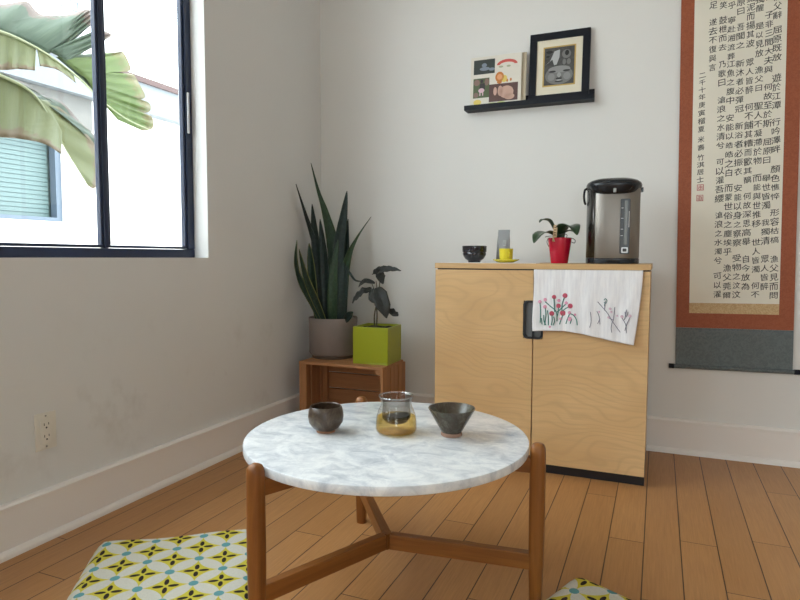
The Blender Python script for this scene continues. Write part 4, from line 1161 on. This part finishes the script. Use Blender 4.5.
# banana plant: trunk out of view to the left, torn leaves across the window
t = thing('banana_plant', 'banana plant with big torn leaves hanging outside the window', 'tree', (-2.75, .9, -.3))
b = BM(); P = [(-2.75, .9, -.3), (-2.75, .92, .4), (-2.72, .95, 1.0), (-2.7, 1.0, 1.45)]
P = smooth_path(P, 4); tube(b, P, [.11-.05*i/len(P) for i in range(len(P))], 16); obj('trunk', b, plain('banana_trunk', (.16, .17, .07), .7, var=.3), t, smooth=True)
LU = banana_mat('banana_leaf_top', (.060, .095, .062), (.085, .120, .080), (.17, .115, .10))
LU2 = banana_mat('banana_leaf_sunlit', (.095, .145, .035), (.13, .185, .05), (.17, .14, .06))  # brighter yellow-green leaf copy, sunlight put into its colour
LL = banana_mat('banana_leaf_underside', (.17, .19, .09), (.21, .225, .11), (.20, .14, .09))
def patch(name, rib, outer, X, drop, mat, n=10, gap=.0):
    """leaf section between a stretch of the midrib and its torn outer edge; sags away from the rib in depth"""
    A = smooth_path([Vector((x, y, 0)) for x, y in rib], 6); B = smooth_path([Vector((x, y, 0)) for x, y in outer], 6)
    def at(L, s):
        k = s*(len(L)-1); i = int(min(k, len(L)-2)); return L[i].lerp(L[i+1], k-i)
    b = BM(); uv = b.loops.layers.uv.verify(); m = 22; G = []
    for i in range(m+1):
        s = i/m; a_, o_ = at(A, s), at(B, s); row = []
        for j in range(n+1):
            k = j/n; q = a_.lerp(o_, k)
            row.append(b.verts.new(on(q.x, q.y, 0, X + drop*(k*.4+k*k) + .012*math.sin(s*25)*k)))
        G.append(row)
    for i in range(m):
        for j in range(n):
            f = b.faces.new((G[i][j], G[i+1][j], G[i+1][j+1], G[i][j+1]))
            for lp, (p, q) in zip(f.loops, ((i, j), (i+1, j), (i+1, j+1), (i, j+1))): lp[uv].uv = (p/m, q/n)
    return obj(name, b, mat, t, smooth=True, solid=.0015, recalc=False)
XB = -2.35
# upper leaf, upper half (darker)
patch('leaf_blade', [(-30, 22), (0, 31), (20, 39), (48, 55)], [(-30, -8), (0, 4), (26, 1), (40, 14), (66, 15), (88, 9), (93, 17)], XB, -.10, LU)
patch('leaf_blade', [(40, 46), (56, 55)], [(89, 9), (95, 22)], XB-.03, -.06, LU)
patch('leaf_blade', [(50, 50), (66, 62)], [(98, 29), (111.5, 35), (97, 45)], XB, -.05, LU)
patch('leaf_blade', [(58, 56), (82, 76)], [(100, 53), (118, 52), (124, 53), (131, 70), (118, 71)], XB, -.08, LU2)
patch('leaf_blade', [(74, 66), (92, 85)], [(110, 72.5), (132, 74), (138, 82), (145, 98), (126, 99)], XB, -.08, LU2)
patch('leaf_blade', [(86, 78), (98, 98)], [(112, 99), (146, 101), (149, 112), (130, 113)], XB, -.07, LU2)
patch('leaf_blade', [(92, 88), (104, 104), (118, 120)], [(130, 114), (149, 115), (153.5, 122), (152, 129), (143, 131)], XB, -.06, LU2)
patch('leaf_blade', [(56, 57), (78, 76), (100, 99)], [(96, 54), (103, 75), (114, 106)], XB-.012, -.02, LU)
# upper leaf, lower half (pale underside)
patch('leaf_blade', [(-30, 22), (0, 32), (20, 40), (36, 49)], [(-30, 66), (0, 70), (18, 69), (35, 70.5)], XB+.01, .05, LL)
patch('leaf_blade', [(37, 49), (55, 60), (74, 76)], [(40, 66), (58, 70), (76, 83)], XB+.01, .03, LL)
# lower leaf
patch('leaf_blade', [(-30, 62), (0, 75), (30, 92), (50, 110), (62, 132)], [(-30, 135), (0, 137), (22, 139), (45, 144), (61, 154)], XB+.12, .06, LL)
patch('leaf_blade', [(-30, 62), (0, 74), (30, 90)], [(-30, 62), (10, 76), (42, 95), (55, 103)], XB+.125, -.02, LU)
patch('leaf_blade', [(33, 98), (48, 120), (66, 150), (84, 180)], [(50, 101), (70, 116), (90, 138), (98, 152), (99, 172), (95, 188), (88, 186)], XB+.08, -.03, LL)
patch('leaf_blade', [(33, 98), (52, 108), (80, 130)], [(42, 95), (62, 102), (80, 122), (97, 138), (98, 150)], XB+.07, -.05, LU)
RIB = plain('midrib', (.26, .28, .15), .5)
for pts, r_ in (([(-30, 22, XB+.012), (0, 31.5, XB+.012), (20, 39.5, XB+.012), (48, 55, XB+.012), (80, 79, XB+.012), (100, 99, XB+.008), (125, 118, XB), (150, 130, XB)], .008),
                ([(-30, 62, XB+.13), (0, 75, XB+.13), (30, 91, XB+.13), (48, 115, XB+.12), (66, 150, XB+.1), (86, 182, XB+.08)], .007)):
    b = BM(); P = smooth_path([on(x, y, 0, X) for x, y, X in pts], 5); tube(b, P, [r_*(1-.8*i/len(P)) for i in range(len(P))], 8); obj('midrib', b, RIB, t, smooth=True)
# stalks back to the trunk
for a_, X in (((-30, 22), XB+.012), ((-30, 62), XB+.13)):
    e = on(a_[0], a_[1], 0, X); b = BM(); P = smooth_path([Vector((-2.7, 1.0, 1.40)), Vector((-2.6, 1.15, (1.45+e.z)/2+.05)), e], 6); tube(b, P, [.022-.013*i/len(P) for i in range(len(P))], 10); obj('leaf_stalk', b, RIB, t, smooth=True)

# ------------------------------------------------------------------ light
world = bpy.data.worlds.new('sky'); S.world = world; world.use_nodes = True
bg = world.node_tree.nodes['Background']; bg.inputs[0].default_value = (.87, .95, 1.0, 1); bg.inputs[1].default_value = 4.4
sun = bpy.data.lights.new('sun', 'SUN'); sun.energy = 2.0; sun.angle = R(3); sun.color = (1, .95, .86)
so = bpy.data.objects.new('sun', sun); COL.objects.link(so)
d = Vector((-.62, .25, -1.0)).normalized(); so.rotation_euler = d.to_track_quat('-Z', 'Y').to_euler()
def portal(name, loc, rot, sx, sy):
    l = bpy.data.lights.new(name, 'AREA'); l.shape = 'RECTANGLE'; l.size = sx; l.size_y = sy; l.cycles.is_portal = True
    o = bpy.data.objects.new(name, l); COL.objects.link(o); o.location = loc; o.rotation_euler = rot
portal('window_portal', (XL-WT-.02, (W1[0]+W1[1])/2, (W1[2]+W1[3])/2), (0, R(-90), 0), W1[3]-W1[2], W1[1]-W1[0])
portal('window_portal', (XL-WT-.02, (W2[0]+W2[1])/2, (W2[2]+W2[3])/2), (0, R(-90), 0), W2[3]-W2[2], W2[1]-W2[0])
portal('door_portal', ((DX0+DX1)/2, YF-.22, DZ/2), (R(90), 0, 0), DX1-DX0, DZ)

S.view_settings.view_transform = 'Standard'; S.view_settings.look = 'None'; S.view_settings.gamma = 1
S.view_settings.use_curve_mapping = False
S.view_settings.exposure = 0.93
try: S.cycles.max_bounces = 12; S.cycles.diffuse_bounces = 7; S.cycles.transparent_max_bounces = 16; S.cycles.sample_clamp_indirect = 8
except Exception: pass
